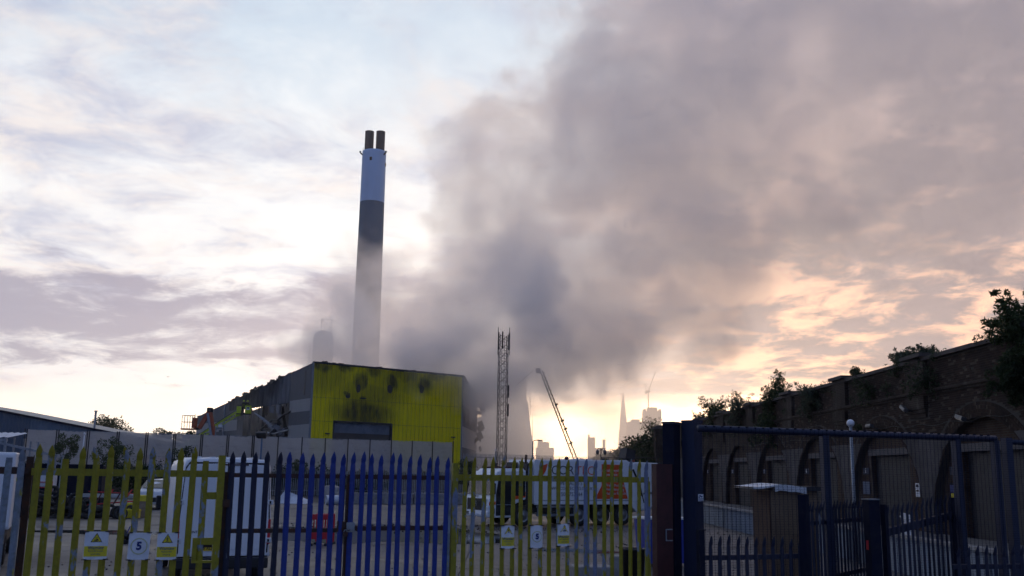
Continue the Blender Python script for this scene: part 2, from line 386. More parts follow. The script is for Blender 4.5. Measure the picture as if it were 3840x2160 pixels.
# ------------------------------------------------------------------ ground and yard
def ground_mats():
    m_ = bpy.data.materials.new('yard_concrete'); m_.use_nodes = True; g = NT(m_.node_tree)
    pos = g.n('ShaderNodeNewGeometry', out=0); rnd = g.n('ShaderNodeObjectInfo', out=5)
    n = g.noise(pos, .35, 8, .62); n2 = g.noise(pos, 1.8, 8, .65); n3 = g.noise(g.v('ADD', pos, (31, 7, 0)), .16, 6, .6)
    c = g.mix(n2, (.085, .079, .080), (.145, .135, .133))
    c = g.mix(g.m('MULTIPLY', rnd, .35), c, (.105, .098, .098))
    c = g.mix(g.m('MULTIPLY', g.ss(n, .52, .66), .8), c, (.038, .032, .027))
    c = g.mix(g.m('MULTIPLY', g.ss(n3, .50, .60), g.ss(n2, .40, .6, .35, .95)), c, (.045, .036, .028))
    ro = g.lin(n3, .35, .65, .82, .5)
    b_ = g.n('ShaderNodeBump', {'Strength': .45, 'Distance': .03, 'Height': g.m('ADD', n2, g.m('MULTIPLY', g.noise(pos, 14, 5, .7), .35))})
    p = g.n('ShaderNodeBsdfPrincipled', {'Base Color': c, 'Roughness': ro, 'Normal': b_, 'Specular IOR Level': .4})
    g.n('ShaderNodeOutputMaterial', {0: p}, None); M['yard'] = m_
    M['soil'] = mat('soil', (.085, .075, .058), .95, var=.35, scale=.4, grime=.5, gcol=(.04, .05, .02), bump=.5, bscale=4)
    M['asphalt'] = mat('asphalt', (.05, .05, .052), .85, var=.25, scale=1.5, bump=.4, bscale=40)
    w = bpy.data.materials.new('puddle_water'); w.use_nodes = True; g = NT(w.node_tree)
    pos = g.n('ShaderNodeNewGeometry', out=0)
    b_ = g.n('ShaderNodeBump', {'Strength': .02, 'Distance': .01, 'Height': g.noise(pos, 2.2, 3, .5)})
    p = g.n('ShaderNodeBsdfPrincipled', {'Base Color': (.020, .024, .022, 1), 'Roughness': .06, 'Normal': b_, 'IOR': 1.33})
    g.n('ShaderNodeOutputMaterial', {0: p}, None); M['water'] = w
ground_mats()
tag(MB().poly([(-2400, -150, -.06), (2400, -150, -.06), (2400, 4600, -.06), (-2400, 4600, -.06)]).build('ground', M['soil']), kind='structure')
tag(MB().poly([(-60, -40, -.03), (60, -40, -.03), (60, 11, -.03), (-60, 11, -.03)]).build('road', M['asphalt']), kind='structure')
yard = tag(bpy.data.objects.new('yard', None), kind='structure'); COL.objects.link(yard)
tag(MB().poly([(-60, 11, -.045), (14.9, 11, -.045), (14.9, 112, -.045), (-60, 96, -.045)]).build('joint_bed', mat('joint_dirt', (.045, .04, .034), .95)), kind='structure').parent = yard
_sl = []
for k in range(4):
    b = MB(); w, d = 5.96, 4.955
    z = [random.uniform(-.006, .0) for _ in range(4)]
    P = [(0, 0), (w, 0), (w, d), (0, d)]
    top = [(x, y, z[i]) for i, (x, y) in enumerate(P)]; low = [(x, y, -.05) for x, y in P]
    b.raw(top+low, [(0, 1, 2, 3), (0, 4, 5, 1), (1, 5, 6, 2), (2, 6, 7, 3), (3, 7, 4, 0)])
    _sl.append(b.mesh('slab', M['yard']))
for i in range(-9, 3):
    for j in range(13):
        y0 = 11.6+j*4.97
        if i == 2 and j > 20: continue
        link('slab', _sl[(i*5+j*3) % 4], yard, (-1.2+i*5.98, y0, 0))
# puddle lying across the middle of the yard
def blob_sheet(name, cx, cy_, rx, ry, z, m_, seed, n=64, rough=.22):
    rs = random.Random(seed); ph = [rs.uniform(0, 6.28) for _ in range(6)]
    pts = []
    for k in range(n):
        a = 2*math.pi*k/n; r = 1+sum(rough/(q+1)*math.sin((q+2)*a+ph[q]) for q in range(6))
        pts.append((cx+rx*r*math.cos(a), cy_+ry*r*math.sin(a), z))
    return MB().poly(pts).build(name, m_)
tag(blob_sheet('puddle_water', -5.7, 40.5, 4.6, 7.2, .006, M['water'], 3), kind='structure')
tag(blob_sheet('puddle_water', -15.0, 38.5, 2.6, 1.5, .006, M['water'], 8), kind='structure')
tag(blob_sheet('puddle_water', 2.3, 33.0, 1.3, .8, .006, M['water'], 11), kind='structure')
# loose stones and rubble scattered over the yard
def scatter(name, n, area, s0, s1, m_, seed, label):
    rs = random.Random(seed); b = MB()
    for _ in range(n):
        x, y = area(rs); s = rs.uniform(s0, s1)
        b.box((x, y, s*.3), (s, s*rs.uniform(.6, 1.2), s*.6), rs.uniform(0, 3), rs.uniform(-.4, .4), rs.uniform(-.4, .4))
    return tag(b.build(name, m_), label, None, None, 'stuff')
scatter('rubble', 900, lambda r: (r.uniform(-12, 8), r.uniform(20, 47)), .012, .045, mat('rubble_stone', (.16, .145, .13), .95, var=.4), 4, 'small stones and crumbs of rubble strewn over the concrete yard')
scatter('mud', 380, lambda r: (r.gauss(0, 4.5), r.gauss(45, 1.6)), .02, .07, mat('mud', (.05, .04, .03), .95, var=.4), 5, 'dark clods of mud in front of the refuse truck')
# bank carrying the burning shed; foot runs parallel to the sheeted fence
BU = Vector((36.1, 25.0, 0)).normalized(); BN = Vector((BU.y, -BU.x, 0))   # along, towards the yard
def bank_pt(s, off, z): p = Vector((-43.3, 88, 0))+BU*s+BN*off; return (p.x, p.y, z)
def build_bank():
    b = MB(); rs = random.Random(2); S = [-60+4*k for k in range(36)]
    offs = [(7.0, -.02), (5.0, .8), (3.0, 1.6), (1.2, 2.15), (-3, 2.2)]
    g_ = []
    for s in S:
        row = []
        for o_, z in offs:
            j = rs.uniform(-.5, .5) if 0 < o_ < 7 else 0
            row.append(bank_pt(s, o_+j, z+(rs.uniform(-.2, .2) if 0 < o_ < 7 else 0)))
        p = row[-1]; row.append((p[0]-400*BN.x, p[1]-400*BN.y, 2.2)); g_.append(row)
    n = len(offs)+1
    b.raw([q for r in g_ for q in r], [(i*n+j, (i+1)*n+j, (i+1)*n+j+1, i*n+j+1) for i in range(len(S)-1) for j in range(n-1)])
    return tag(b.build('bank', M['soil'], smooth=True, fix=True), kind='structure')
build_bank()
# terrace in front of the arches with its retaining wall
tag(MB().b(10.75, 15.3, 20, 100, -.05, .62).build('terrace', mat('terrace_concrete', (.14, .13, .125), .9, var=.3, scale=1.5, grime=.5)), kind='structure')
def retaining():
    t = thing('retaining_wall', 'low grey corrugated retaining wall below the arch doors', 'wall', (10.6, 20, 0))
    b = MB(); n = 340; L = 78.0; P = []
    for k in range(n+1):
        y = L*k/n; x = .0 if (k % 4) < 2 else .05
        P.append((x, y))
    for (x0, y0), (x1, y1) in zip(P[:-1], P[1:]): b.poly([(x0, y0, 0), (x1, y1, 0), (x1, y1, .93), (x0, y0, .93)])
    b.build('corrugated_face', mat('grey_sheeting', (.20, .24, .29), .6, .2, var=.15, scale=1, grime=.4, streak=True), t)
    MB().b(-.06, .16, 0, L, .93, 1.02).build('coping', M['concrete'], t)
    for k in range(9): MB().b(-.05, .0, 2+k*9, 2.1+k*9, .0, .93).build('post', M['grey'], t)
    return t
retaining()
# ------------------------------------------------------------------ brick railway viaduct with arch units on the right
WX = 15.0; PITCH = 8.36; ARC_C, ARC_R = .70, 3.80; FLOOR = .62; SPR = 5.55
BAYS = [22.84+PITCH*k for k in range(9)]
def arch_z(dy): return ARC_C+math.sqrt(max(0, ARC_R**2-dy*dy))
def brick_piece_mat():
    m_ = bpy.data.materials.new('brick_piece'); m_.use_nodes = True; g = NT(m_.node_tree)
    pos = g.n('ShaderNodeNewGeometry', out=0); ri = g.n('ShaderNodeNewGeometry', out=8); ro_ = g.n('ShaderNodeObjectInfo', out=5)
    r = g.m('FRACT', g.m('ADD', g.m('MULTIPLY', ri, 3.7), g.m('MULTIPLY', ro_, 9.3)))
    c = g.mix(r, (.028, .018, .014), (.062, .038, .027))
    c = g.mix(g.m('MULTIPLY', g.ss(r, .88, .95), .6), c, (.13, .11, .09))
    n = g.noise(pos, .6, 7, .65); c = g.mix(g.m('MULTIPLY', g.ss(n, .42, .68), .75), c, (.018, .015, .014))
    b_ = g.n('ShaderNodeBump', {'Strength': .3, 'Distance': .005, 'Height': g.noise(pos, 60, 4, .6)})
    p = g.n('ShaderNodeBsdfPrincipled', {'Base Color': c, 'Roughness': .92, 'Normal': b_, 'Specular IOR Level': .2})
    g.n('ShaderNodeOutputMaterial', {0: p}, None); return m_
M['brickp'] = brick_piece_mat()
M['mortar'] = mat('mortar', (.058, .050, .043), .95, var=.35, scale=1.5, grime=.6, gcol=(.06, .05, .045))
M['brickwall'] = brick_mat('brick_wall', (.036, .023, .017), (.060, .039, .028), (.066, .058, .050))
M['brickwarm'] = brick_mat('brick_infill', (.058, .032, .020), (.082, .047, .030), (.075, .066, .057))
via = thing('brick_viaduct', 'long sooty brown brick railway viaduct with arch units along the right side', 'viaduct', (0, 0, 0))
Y0, Y1 = BAYS[0]-PITCH/2, BAYS[-1]+PITCH/2
BR_END = 63.0            # modelled bricks up to here, coursed material beyond
def face(b, y0, y1):
    n = 24
    for c in BAYS:
        ys = [c-PITCH/2, c-ARC_R]+[c-ARC_R*math.cos(math.pi*k/n) for k in range(1, n)]+[c+ARC_R, c+PITCH/2]
        for a, e in zip(ys[:-1], ys[1:]):
            if e <= y0+1e-6 or a >= y1-1e-6: continue
            za = arch_z(a-c) if abs(a-c) < ARC_R-1e-6 else FLOOR-.1
            ze = arch_z(e-c) if abs(e-c) < ARC_R-1e-6 else FLOOR-.1
            if abs(abs(a-c)-ARC_R) < 1e-6 and e-c > -ARC_R+1e-6 and e < c: za = ARC_C
            if abs(abs(e-c)-ARC_R) < 1e-6 and a-c < ARC_R-1e-6 and a > c: ze = ARC_C
            b.poly([(WX, e, ze), (WX, a, za), (WX, a, SPR), (WX, e, SPR)])
        if c < y0 or c > y1: continue
        for k in range(n):          # soffit
            a, e = c-ARC_R*math.cos(math.pi*k/n), c-ARC_R*math.cos(math.pi*(k+1)/n)
            b.poly([(WX, a, arch_z(a-c)), (WX, e, arch_z(e-c)), (WX+.45, e, arch_z(e-c)), (WX+.45, a, arch_z(a-c))])
        for s in (-1, 1): b.poly([(WX, c+s*ARC_R, FLOOR-.1), (WX, c+s*ARC_R, ARC_C), (WX+.45, c+s*ARC_R, ARC_C), (WX+.45, c+s*ARC_R, FLOOR-.1)])
    return b
near_cut = BAYS[4]+PITCH/2       # 60.46
face(MB(), Y0, near_cut).build('mortar_bed', M['mortar'], via)
face(MB(), near_cut, Y1).build('wall_face', M['brickwall'], via)
MB().b(WX+.46, WX+9, Y0, Y1, FLOOR-.1, 6.0).build('core', M['dark'], via)
# parapet, string course, coping, pilasters
MB().b(WX+.06, WX+.40, Y0, near_cut, SPR, 6.72).build('parapet_bed', M['mortar'], via)
MB().b(WX+.06, WX+.40, near_cut, Y1, SPR, 6.72).build('parapet', M['brickwall'], via)
for k in range(int((Y1-Y0)/2.09)):
    y = Y0+k*2.09
    MB().b(WX-.12, WX+.3, y, y+2.082, SPR, SPR+.11).build('string_course_stone', M['brickwall'], via)
    MB().b(WX-.06, WX+.3, y, y+2.082, SPR-.09, SPR-.002).build('string_course_stone', M['brickwall'], via)
    MB().b(WX-.09, WX+.52, y, y+2.08, 6.722, 6.86+random.uniform(-.008, .008)).build('coping_stone', M['lintel'] if False else M['mortar'], via)
M['coping'] = mat('coping_stone', (.085, .07, .06), .95, var=.3, scale=1.5, grime=.5)
for o in via.children:
    if o.name.startswith('coping'): o.data.materials[0] = M['coping']
for c in BAYS[:-1]:
    y = c+PITCH/2-.42; w = 1.66
    b = MB(); b.b(WX-.15, WX+.02, y, y+w, 5.0, SPR-.1); b.b(WX-.11, WX+.02, y+.05, y+w-.05, 4.86, 4.998); b.b(WX-.06, WX+.02, y+.10, y+w-.10, 4.7, 4.858)
    b.b(WX-.10, WX+.06, y, y+w, SPR+.112, 6.71)
    b.build('pilaster', M['brickwall'], via)
    MB().b(WX-.26, WX+.5, y-.06, y+w+.06, 6.862, 7.0).build('pilaster_cap', M['coping'], via)
# modelled bricks
def wall_bricks(ya, yb, z0, z1, x, near):
    out = []; row = 0; z = z0
    while z+.065 < z1:
        off = .1125*(row % 2); y = ya+off
        while y+.215 < yb:
            out.append((x, y, z)); y += .2255
        z += .0755; row += 1
    return out
cand = [p for p in wall_bricks(27.5, near_cut, FLOOR, SPR-.1, WX, True)]
keep = []
PIL = [(c+PITCH/2-.42, c+PITCH/2+1.24) for c in BAYS]
for (x, y, z) in cand:
    c = min(BAYS, key=lambda q: abs(q-y-.1)); inside = False
    for yy in (y, y+.215):
        for zz in (z, z+.065):
            r = math.hypot(yy-c, zz-ARC_C) if zz > ARC_C else abs(yy-c)
            if r < ARC_R+.50: inside = True
    if z > 4.6 and any(a-.01 < y+.215 and y < e+.01 for a, e in PIL): inside = True
    if not inside: keep.append((x, y, z))
keep += [p for p in wall_bricks(27.5, near_cut, SPR+.12, 6.70, WX+.06, True) if not any(a-.01 < p[1]+.215 and p[1] < e+.01 for a, e in PIL)]
rs = random.Random(9)
keep = [p for p in keep if rs.random() > .012]
seen = sorted([p for p in keep if p[1] > 29.0 and p[2] > 4.2], key=lambda p: p[1])[:300]
ss_ = set(seen)
_bm = []
for k in range(3):
    b = MB(); b.b(-.010-.003*k, .02, 0, .215, 0, .065); _bm.append(b.mesh('brick', M['brickp']))
for i, p in enumerate(seen): link('brick', _bm[i % 3], via, p)
b = MB()
for p in keep:
    if p in ss_: continue
    j = rs.uniform(0, .008)
    b.b(p[0]-.009-j, p[0]+.02, p[1], p[1]+.215, p[2], p[2]+.065)
# ring courses round the arches, header on end
for c in BAYS[:5]:
    for ring in range(4):
        r0 = ARC_R+.012+ring*.118; n = int(math.pi*r0/.082)
        for k in range(n):
            a = math.pi*(k+.5)/n; cx, cz = c+(r0+.053)*math.cos(a), ARC_C+(r0+.053)*math.sin(a)
            if c+PITCH/2 < cx or cx < c-PITCH/2: continue
            b.box((WX-.004, cx, cz), (.04, .070, .106), 0, 0, a-math.pi/2)
tag(b.build('brick_courses', M['brickp'], via), kind='stuff')
# piers: patched render hanging between the arches, infill walls, doors, lintels
def pier_render(c, k):
    rs = random.Random(k); b = MB(); n = 14
    L, R = [], []
    for i in range(n+1):
        z = .7+(3.95-.7)*i/n; h = math.sqrt(max(0, (ARC_R+.02)**2-(z-ARC_C)**2)) if z > ARC_C else ARC_R
        w = PITCH/2-h; j = rs.uniform(-.12, .12)*(i/n)
        L.append((WX-.03, c-w*.93+j, z)); R.append((WX-.03, c+w*.93+j, z))
    for i in range(n): b.poly([R[i], L[i], L[i+1], R[i+1]]); b.poly([L[i], (WX, L[i][1], L[i][2]), (WX, L[i+1][1], L[i+1][2]), L[i+1]]); b.poly([(WX, R[i][1], R[i][2]), R[i], R[i+1], (WX, R[i+1][1], R[i+1][2])])
    b.poly([L[-1], R[-1], (WX, R[-1][1], R[-1][2]), (WX, L[-1][1], L[-1][2])])
    b.build('pier_render', M['stucco'], via)
for k, c in enumerate(BAYS[:-1]): pier_render(c+PITCH/2, k)
def shutter_mesh(w, h, pitch=.075):
    b = MB(); n = int(h/pitch)
    for k in range(n):
        z = k*pitch
        b.poly([(0, 0, z), (0, w, z), (-.022, w, z+pitch*.5), (-.022, 0, z+pitch*.5)]); b.poly([(-.022, 0, z+pitch*.5), (-.022, w, z+pitch*.5), (0, w, z+pitch*.98), (0, 0, z+pitch*.98)])
    return b
for k, c in enumerate(BAYS):
    d0, d1 = c-2.07, c+1.90; ztop = 3.42; xi = WX+.24
    b = MB(); n = 30
    ys = sorted([c-ARC_R+.001+(2*ARC_R-.002)*i/n for i in range(n+1)]+[d0, d1])
    for a, e in zip(ys[:-1], ys[1:]):
        lo = ztop if (a >= d0-1e-6 and e <= d1+1e-6) else FLOOR-.05
        b.poly([(xi, e, lo), (xi, a, lo), (xi, a, arch_z(a-c)), (xi, e, arch_z(e-c))])
    for yy in (d0, d1): b.poly([(xi, yy, FLOOR), (xi, yy, ztop), (xi+.4, yy, ztop), (xi+.4, yy, FLOOR)])
    b.poly([(xi, d0, ztop), (xi, d1, ztop), (xi+.4, d1, ztop), (xi+.4, d0, ztop)])
    b.build('arch_infill', M['brickwarm'], via)
    MB().b(xi-.03, xi+.1, d0-.22, d1+.22, ztop+.005, ztop+.27).build('lintel', M['lintel'], via)
    if k == 2:      # plain boarded door
        dr = MB().b(xi+.30, xi+.36, d0+.02, d1-.02, FLOOR, ztop-.01).build('door', M['navyd'], via)
        for q in range(8):
            y = d0+.06+q*.48; MB().b(xi+.275, xi+.299, y, y+.45, FLOOR+.02, ztop-.03).build('board', M['navyd'], dr)
    else:
        sh = shutter_mesh(d1-d0-.5, ztop-.35-FLOOR).build('shutter', M['shutter'], via, (xi+.27, d0+.25, FLOOR))
        MB().b(-.04, .12, -.05, d1-d0-.45, ztop-.35-FLOOR, ztop-FLOOR-.02).build('shutter_box', M['dark'], sh)
        for yy in (-.14, d1-d0-.48): MB().b(-.02, .08, yy, yy+.12, 0, ztop-.35-FLOOR).build('guide_rail', M['navy'], sh)
# number plates: one per unit
for k, num in enumerate(['4', '5', '6', '7', '8', '9']):
    y = BAYS[k+1]+2.46
    t = thing('number_plate', ['navy plate with a white four, nearest of the unit numbers', 'navy plate with a white five beside the plain navy door', 'navy plate with a white six, left of the camera pole', 'navy plate with a white seven above the right end of the booth', 'navy plate with a white eight above the left end of the booth', 'navy plate with a white nine, farthest of the unit numbers'][k], 'number plate', (WX+.215, y, 2.80), 0, 'unit number plates on the viaduct')
    MB().b(-.02, 0, -.36, .36, -.14, .14).build('plate', M['navy'], t)
    text_mesh(num, .27, M['signwhite'], 'numeral', t, facing((-.023, 0.06, 0), (0, -1, 0)), ext=.002, bold=.008)
def board(name, label, cat, y, z, w, h, m_, strips=None, x=WX+.21):
    t = thing(name, label, cat, (x, y, z)); MB().b(-.015, 0, -w/2, w/2, -h/2, h/2).build('panel', m_, t)
    for (a, e, c_, d_, mm) in strips or []: MB().b(-.02, -.016, a, e, c_, d_).build('printed_block', mm, t)
    return t
board('notice_board', 'dark framed notice board of white leaflets below the number 4 plate', 'notice board', BAYS[1]+2.50, 2.12, .86, .52, M['navyd'],
      [(.10, .36, -.05, .20, M['inkblue']), (.14, .32, -.22, -.08, M['signyel']), (-.38, .04, .05, .22, M['signwhite']), (-.38, .04, -.08, .02, M['signwhite']), (-.38, .04, -.22, -.12, M['signwhite'])])
board('poster', 'narrow white poster on the brick beside door 5', 'poster', BAYS[2]-2.75, 2.1, .34, .50, M['signwhite'], [(-.12, .12, .10, .2, M['ink']), (-.12, .12, -.06, 0, M['redox'])])
board('blue_board', 'plain dull blue board on the brick below the number 5 plate', 'board', BAYS[2]+2.5, 2.1, .8, .52, mat('dull_blue', (.07, .10, .17), .5))
# wall lamps and cable
def wall_lamp(y, z, label, rx):
    t = thing('wall_floodlight', label, 'lamp', (WX, y, z), 0, 'floodlights on the viaduct')
    MB().bar((0, 0, -.1), (-.35, 0, 0), .04).build('bracket', M['dark'], t)
    MB().box((-.42, 0, .03), (.18, .55, .13), 0, .3, rx).build('lamp_head', M['lamp'], t, bevel=.02)
    MB().box((-.42, 0, -.045), (.14, .48, .02), 0, .3, rx).build('lens', M['glass'], t)
wall_lamp(36.1, 5.02, 'dark floodlight on the pilaster between arches 4 and 5', .35)
wall_lamp(31.6, 4.44, 'floodlight on the crown of the nearest arch', .2)
wall_lamp(BAYS[2]+.1, 4.55, 'floodlight on the second arch, just above the fence rail', 0)
wall_lamp(BAYS[3]+.4, 4.5, 'floodlight on the crown of the third arch, left of the camera pole', 0)
cab = MB()
for z0, y0, y1 in ((4.50, 27.5, 39.7), (4.46, 39.7, 66)):
    n = 28; cab.tube([(WX-.09, y0+(y1-y0)*i/n, z0+.05*math.sin(i*1.1)-.10*math.sin(math.pi*i/n)) for i in range(n+1)], .010, 5)
tag(cab.build('cable', M['dark']), 'thin grey cable strung along the brick face of the viaduct', 'cable')
# white globe camera on a pole in front of the viaduct
def globe_camera(name, label, x, y, z0, z1, r=.12, look=(-.6, -.75, -.1), m_=None, arm=0):
    t = thing(name, label, 'camera', (x, y, z0))
    MB().tube([(0, 0, 0), (0, 0, z1-z0-r)], [.06, .045], 10).build('pole', m_ or M['galv'], t, smooth=True)
    h = MB().lathe([(0.001, -r), (r*.6, -r*.8), (r*.95, -r*.3), (r, 0), (r*.9, r*.45), (r*.55, r*.85), (.001, r)], (0, 0, z1-z0), 18).build('camera_globe', M['signwhite'], t, smooth=True)
    L = Vector(look).normalized(); p = Vector((0, 0, z1-z0))+L*r*.86
    MB().lathe([(.001, .0), (.07, -.01), (.08, -.05)], (0, 0, 0), 14).build('lens', M['glass'], h).matrix_local = Matrix.Translation(p) @ L.to_track_quat('Z', 'Y').to_matrix().to_4x4()
    return t
globe_camera('camera_pole', 'white globe security camera on a slim pole before arch 5', 10.45, 30, 0, 4.15)
# pier and overgrown continuation
t = thing('brick_pier', 'square brick pier with a stone cap ending the viaduct parapet', 'pier', (15.2, 98.2, 0))
MB().b(-.7, .7, -.7, .7, 0, 7.0).build('shaft', M['brickwall'], t); MB().b(-.85, .85, -.85, .85, 7.002, 7.16).build('cap', M['coping'], t); MB().b(-.6, .6, -.6, .6, 7.162, 7.36).build('cap_top', M['coping'], t)
far = thing('overgrown_wall', 'far stretch of viaduct wall smothered in ivy and scrub', 'wall', (0, 0, 0))
b = MB(); pr_ = [(99, 6.5), (120, 6.2), (150, 5.6), (200, 5.0), (260, 4.6), (340, 4.2)]
for (a, za), (e, ze) in zip(pr_[:-1], pr_[1:]):
    P = [(15.2, a, 0), (15.2, e, 0), (15.2, e, ze), (15.2, a, za)]; Q = [(x+5, y, z) for x, y, z in P]
    b.raw(P+Q, [(0, 3, 2, 1), (4, 5, 6, 7), (3, 7, 6, 2), (0, 1, 5, 4)])
b.build('brick_face', M['brickwall'], far)
bl = []; rs = random.Random(5)
for k in range(150):
    y = 98+rs.random()**1.5*230; z = np.interp(y, [q[0] for q in pr_], [q[1] for q in pr_])
    bl.append((15.0+rs.uniform(-.5, .6), y, rs.uniform(.25, 1.0)*z, rs.uniform(.7, 1.3)))
o = leaves('ivy', bl, 15000, .42, M['leafd'], far, 3); o['kind'] = 'stuff'
# plants rooted in the brickwork
def wall_bush(label, y, z, size, n, seed, m_, spread=(1, 1), hang=0.0, x=WX+.25, leaf=.16, name='buddleia_bush'):
    t = thing(name, label, 'bush', (x, y, z), 0, 'bushes growing on the viaduct'); rs = random.Random(seed)
    bl = []; st = MB()
    for k in range(11):
        a = rs.uniform(0, 6.28); r = size*rs.uniform(.15, .8)
        tip = Vector((math.cos(a)*r*.6-hang*.4, math.sin(a)*r*spread[0], size*rs.uniform(.15, .95)*spread[1]*(1 if rs.random() > hang else -1.0)))
        mid = tip*.5+Vector((0, 0, size*.12)); st.tube([(0, 0, -.1), mid, tip], [.03*size, .018*size, .006], 5, False)
        bl.append((tip.x, tip.y, tip.z*.92, size*rs.uniform(.15, .28))); bl.append((mid.x, mid.y, mid.z, size*rs.uniform(.2, .33)))
        for j in range(3): # wispy shoots
            d = (tip.normalized()+Vector((rs.uniform(-.5, .5), rs.uniform(-.6, .6), rs.uniform(0, .5))))*size*.22
            q = tip+d; st.tube([tip*.9, q], [.008, .004], 4, False); bl.append((q.x*.97, q.y*.97, q.z*.97, size*.06))
    st.build('stem', M['bark'], t)
    leaves('foliage', bl, n, leaf, m_, t, seed, aspect=3.2, droop=.3)
    return t
wall_bush('large dark bush overhanging the parapet at the right edge', 28.0, 6.2, 1.65, 9000, 11, M['leaf'], (.9, .95), .35, leaf=.17)
wall_bush('big bush hanging below the parapet at the right edge', 28.2, 6.0, 1.35, 6000, 12, M['leafd'], (.9, 1.0), .75, WX-.15, .16)
wall_bush('long low bush along the coping above arch 5', 37.6, 6.8, .85, 1500, 13, M['leafs'], (1.9, .75), 0, leaf=.14)
wall_bush('low bush trailing at the right of the one above arch 5', 35.3, 6.8, .7, 1100, 14, M['leafs'], (1.6, .8), 0, leaf=.13)
wall_bush('small round bush on the coping by the raised pilaster', 43.0, 6.85, .55, 800, 15, M['leafd'], (1.1, .8), 0, leaf=.12)
wall_bush('bush with feathery top standing high above arch 7', 56.0, 6.2, 1.9, 3200, 16, M['leaf'], (.7, 1.05), .12, leaf=.17)
wall_bush('dense bush hanging down the brick face under the feathery bush', 56.0, 5.8, 1.5, 2200, 17, M['leafd'], (.9, 1.0), .8, WX-.2, .16)
wall_bush('grey green bush draping the parapet above arch 6', 47.8, 6.2, 1.2, 1800, 18, M['leafs'], (1.2, .8), .7, WX-.1, .15)
wall_bush('bushy clump of grey leaves draped over the parapet above arch 8', 63.6, 6.3, 1.7, 2200, 19, M['leafs'], (1.3, .8), .5, WX, .17)
wall_bush('rounded leafy bush near the far end of the parapet', 72.5, 6.6, 1.7, 2600, 20, M['leaf'], (1.1, .95), .1, leaf=.19)
wall_bush('sparse backlit bush at the far end of the parapet', 79.0, 6.4, 1.5, 1000, 21, M['leaf'], (1.2, .7), .1, leaf=.18)
wall_bush('thin straggly plant hanging on the parapet above arch 5', 40.3, 6.1, .9, 700, 22, M['leafd'], (1.2, .8), .9, WX-.05, .12)
wall_bush('thin weeds rooted at the pilaster beside arch 4', 34.6, 6.0, .9, 700, 23, M['leafd'], (1.2, .8), .8, WX-.05, .12)
wall_bush('small fern tuft at the left haunch of arch 5', 41.5, 4.55, .35, 260, 24, M['leaf'], (1, .8), .6, WX-.05, .09)
wall_bush('dry twiggy shrub beyond the pier on the skyline', 104, 6.4, 2.4, 700, 25, M['leaf'], (1.4, .8), 0, leaf=.2)
# ragged fringe of small weeds along the coping and creeping down the parapet
rs = random.Random(61); bl = []
for k in range(260):
    y = 29+rs.random()**1.3*68; u = rs.random()
    if math.sin(y*1.7)+math.sin(y*.53+1) < -.3: continue
    bl.append((WX-.06+rs.uniform(-.06, .35 if u < .5 else 0), y, 6.88+rs.uniform(-.02, .10) if u < .5 else rs.uniform(5.7, 6.8), rs.uniform(.06, .2)))
tag(leaves('wall_weeds', bl, 5200, .085, M['leafd'], None, 62, aspect=2.6), 'thin weeds sprouting along the coping and parapet of the viaduct', None, None, 'stuff')
# ------------------------------------------------------------------ palisade gates along the front of the yard
FA = Vector((-5.76, 12.0, 0)); FRZ = math.atan2(.387, .922)      # fence line: local x runs along it, local y points into the yard
def fpos(s, off=0.0, z=0.0): return (FA.x+.922*s-.387*off, FA.y+.387*s+.922*off, z)
def pale_mesh(w, h, style, seed):
    """W-section pale: three facets in plan, spear head, splayed tines"""
    rs = random.Random(seed); b = MB(); d = .020; t = .004
    xs = [-w/2, -w*.22, 0, w*.22, w/2]; ys = [0, d*.75, d, d*.75, 0]
    zs = [0.03, h*.45, h-.20]
    head = {'spear': [(h-.16, .86), (h-.115, .98), (h-.07, .80), (h-.035, .45), (h, .04)], 'blunt': [(h-.17, .95), (h-.11, .9)], 'bent': [(h-.16, .9), (h-.11, .95), (h-.06, .7), (h, .08)]}[style]
    rows = [(z, 1.0, 0.0, 0.0) for z in zs]
    sg = rs.choice((-1, 1))
    for z, k in head:
        lean = sg*(z-(h-.18))*.28 if style == 'bent' else 0.0; rows.append((z, k, lean, -(z-(h-.16))*.25 if z > h-.16 else 0))
    V = []; n = len(xs)
    for z, k, lx, ly in rows:
        V += [(x*k+lx, -y*max(k, .35)+ly, z) for x, y in zip(xs, ys)]
    m = len(V); V += [(x, y+t, z) for x, y, z in V]
    F = []
    for i in range(len(rows)-1):
        for j in range(n-1):
            a = i*n+j; F.append((a, a+1, a+n+1, a+n)); F.append((m+a+1, m+a, m+a+n, m+a+n+1))
        a = i*n; F.append((m+a, a, a+n, m+a+n)); a = i*n+n-1; F.append((a, m+a, m+a+n, a+n))
    k = (len(rows)-1)*n; F.append(tuple(range(k, k+n))+tuple(range(m+k+n-1, m+k-1, -1)))
    b.raw(V, F)
    if style == 'spear':     # side tines turned outwards
        for s in (-1, 1):
            o = s*w*.40; z = h-.125
            b.raw([(o, .0, z), (o-s*w*.16, .0, z-.02), (o+s*w*.14, .045, z+.06), (o, .006, z), (o-s*w*.16, .006, z-.02)], [(0, 1, 2), (4, 3, 2), (0, 3, 4, 1)])
    b.box((0, -d-.004, h-.30), (.012, .008, .012)); 
    return b
_pm = {}
def pale(parent, s, w, h, m_, style='spear', seed=0, label=None):
    key = (round(w, 3), round(h, 2), m_.name, style, seed % 3)
    if key not in _pm: _pm[key] = pale_mesh(w, h, style, seed).mesh('pale', m_)
    o = link('pale', _pm[key], parent, (s, -.012, random.uniform(-.018, .018)))
    o.rotation_euler = (random.uniform(-.004, .004), random.uniform(-.006, .006), random.uniform(-.06, .06))
    if label: o['label'] = label
    return o
def rail(parent, s0, s1, z, h, m_, name='rail'):
    b = MB(); b.b(s0, s1, .0, .008, z-h/2, z+h/2); b.b(s0, s1, .008, .055, z+h/2-.008, z+h/2)
    return b.build(name, m_, parent)
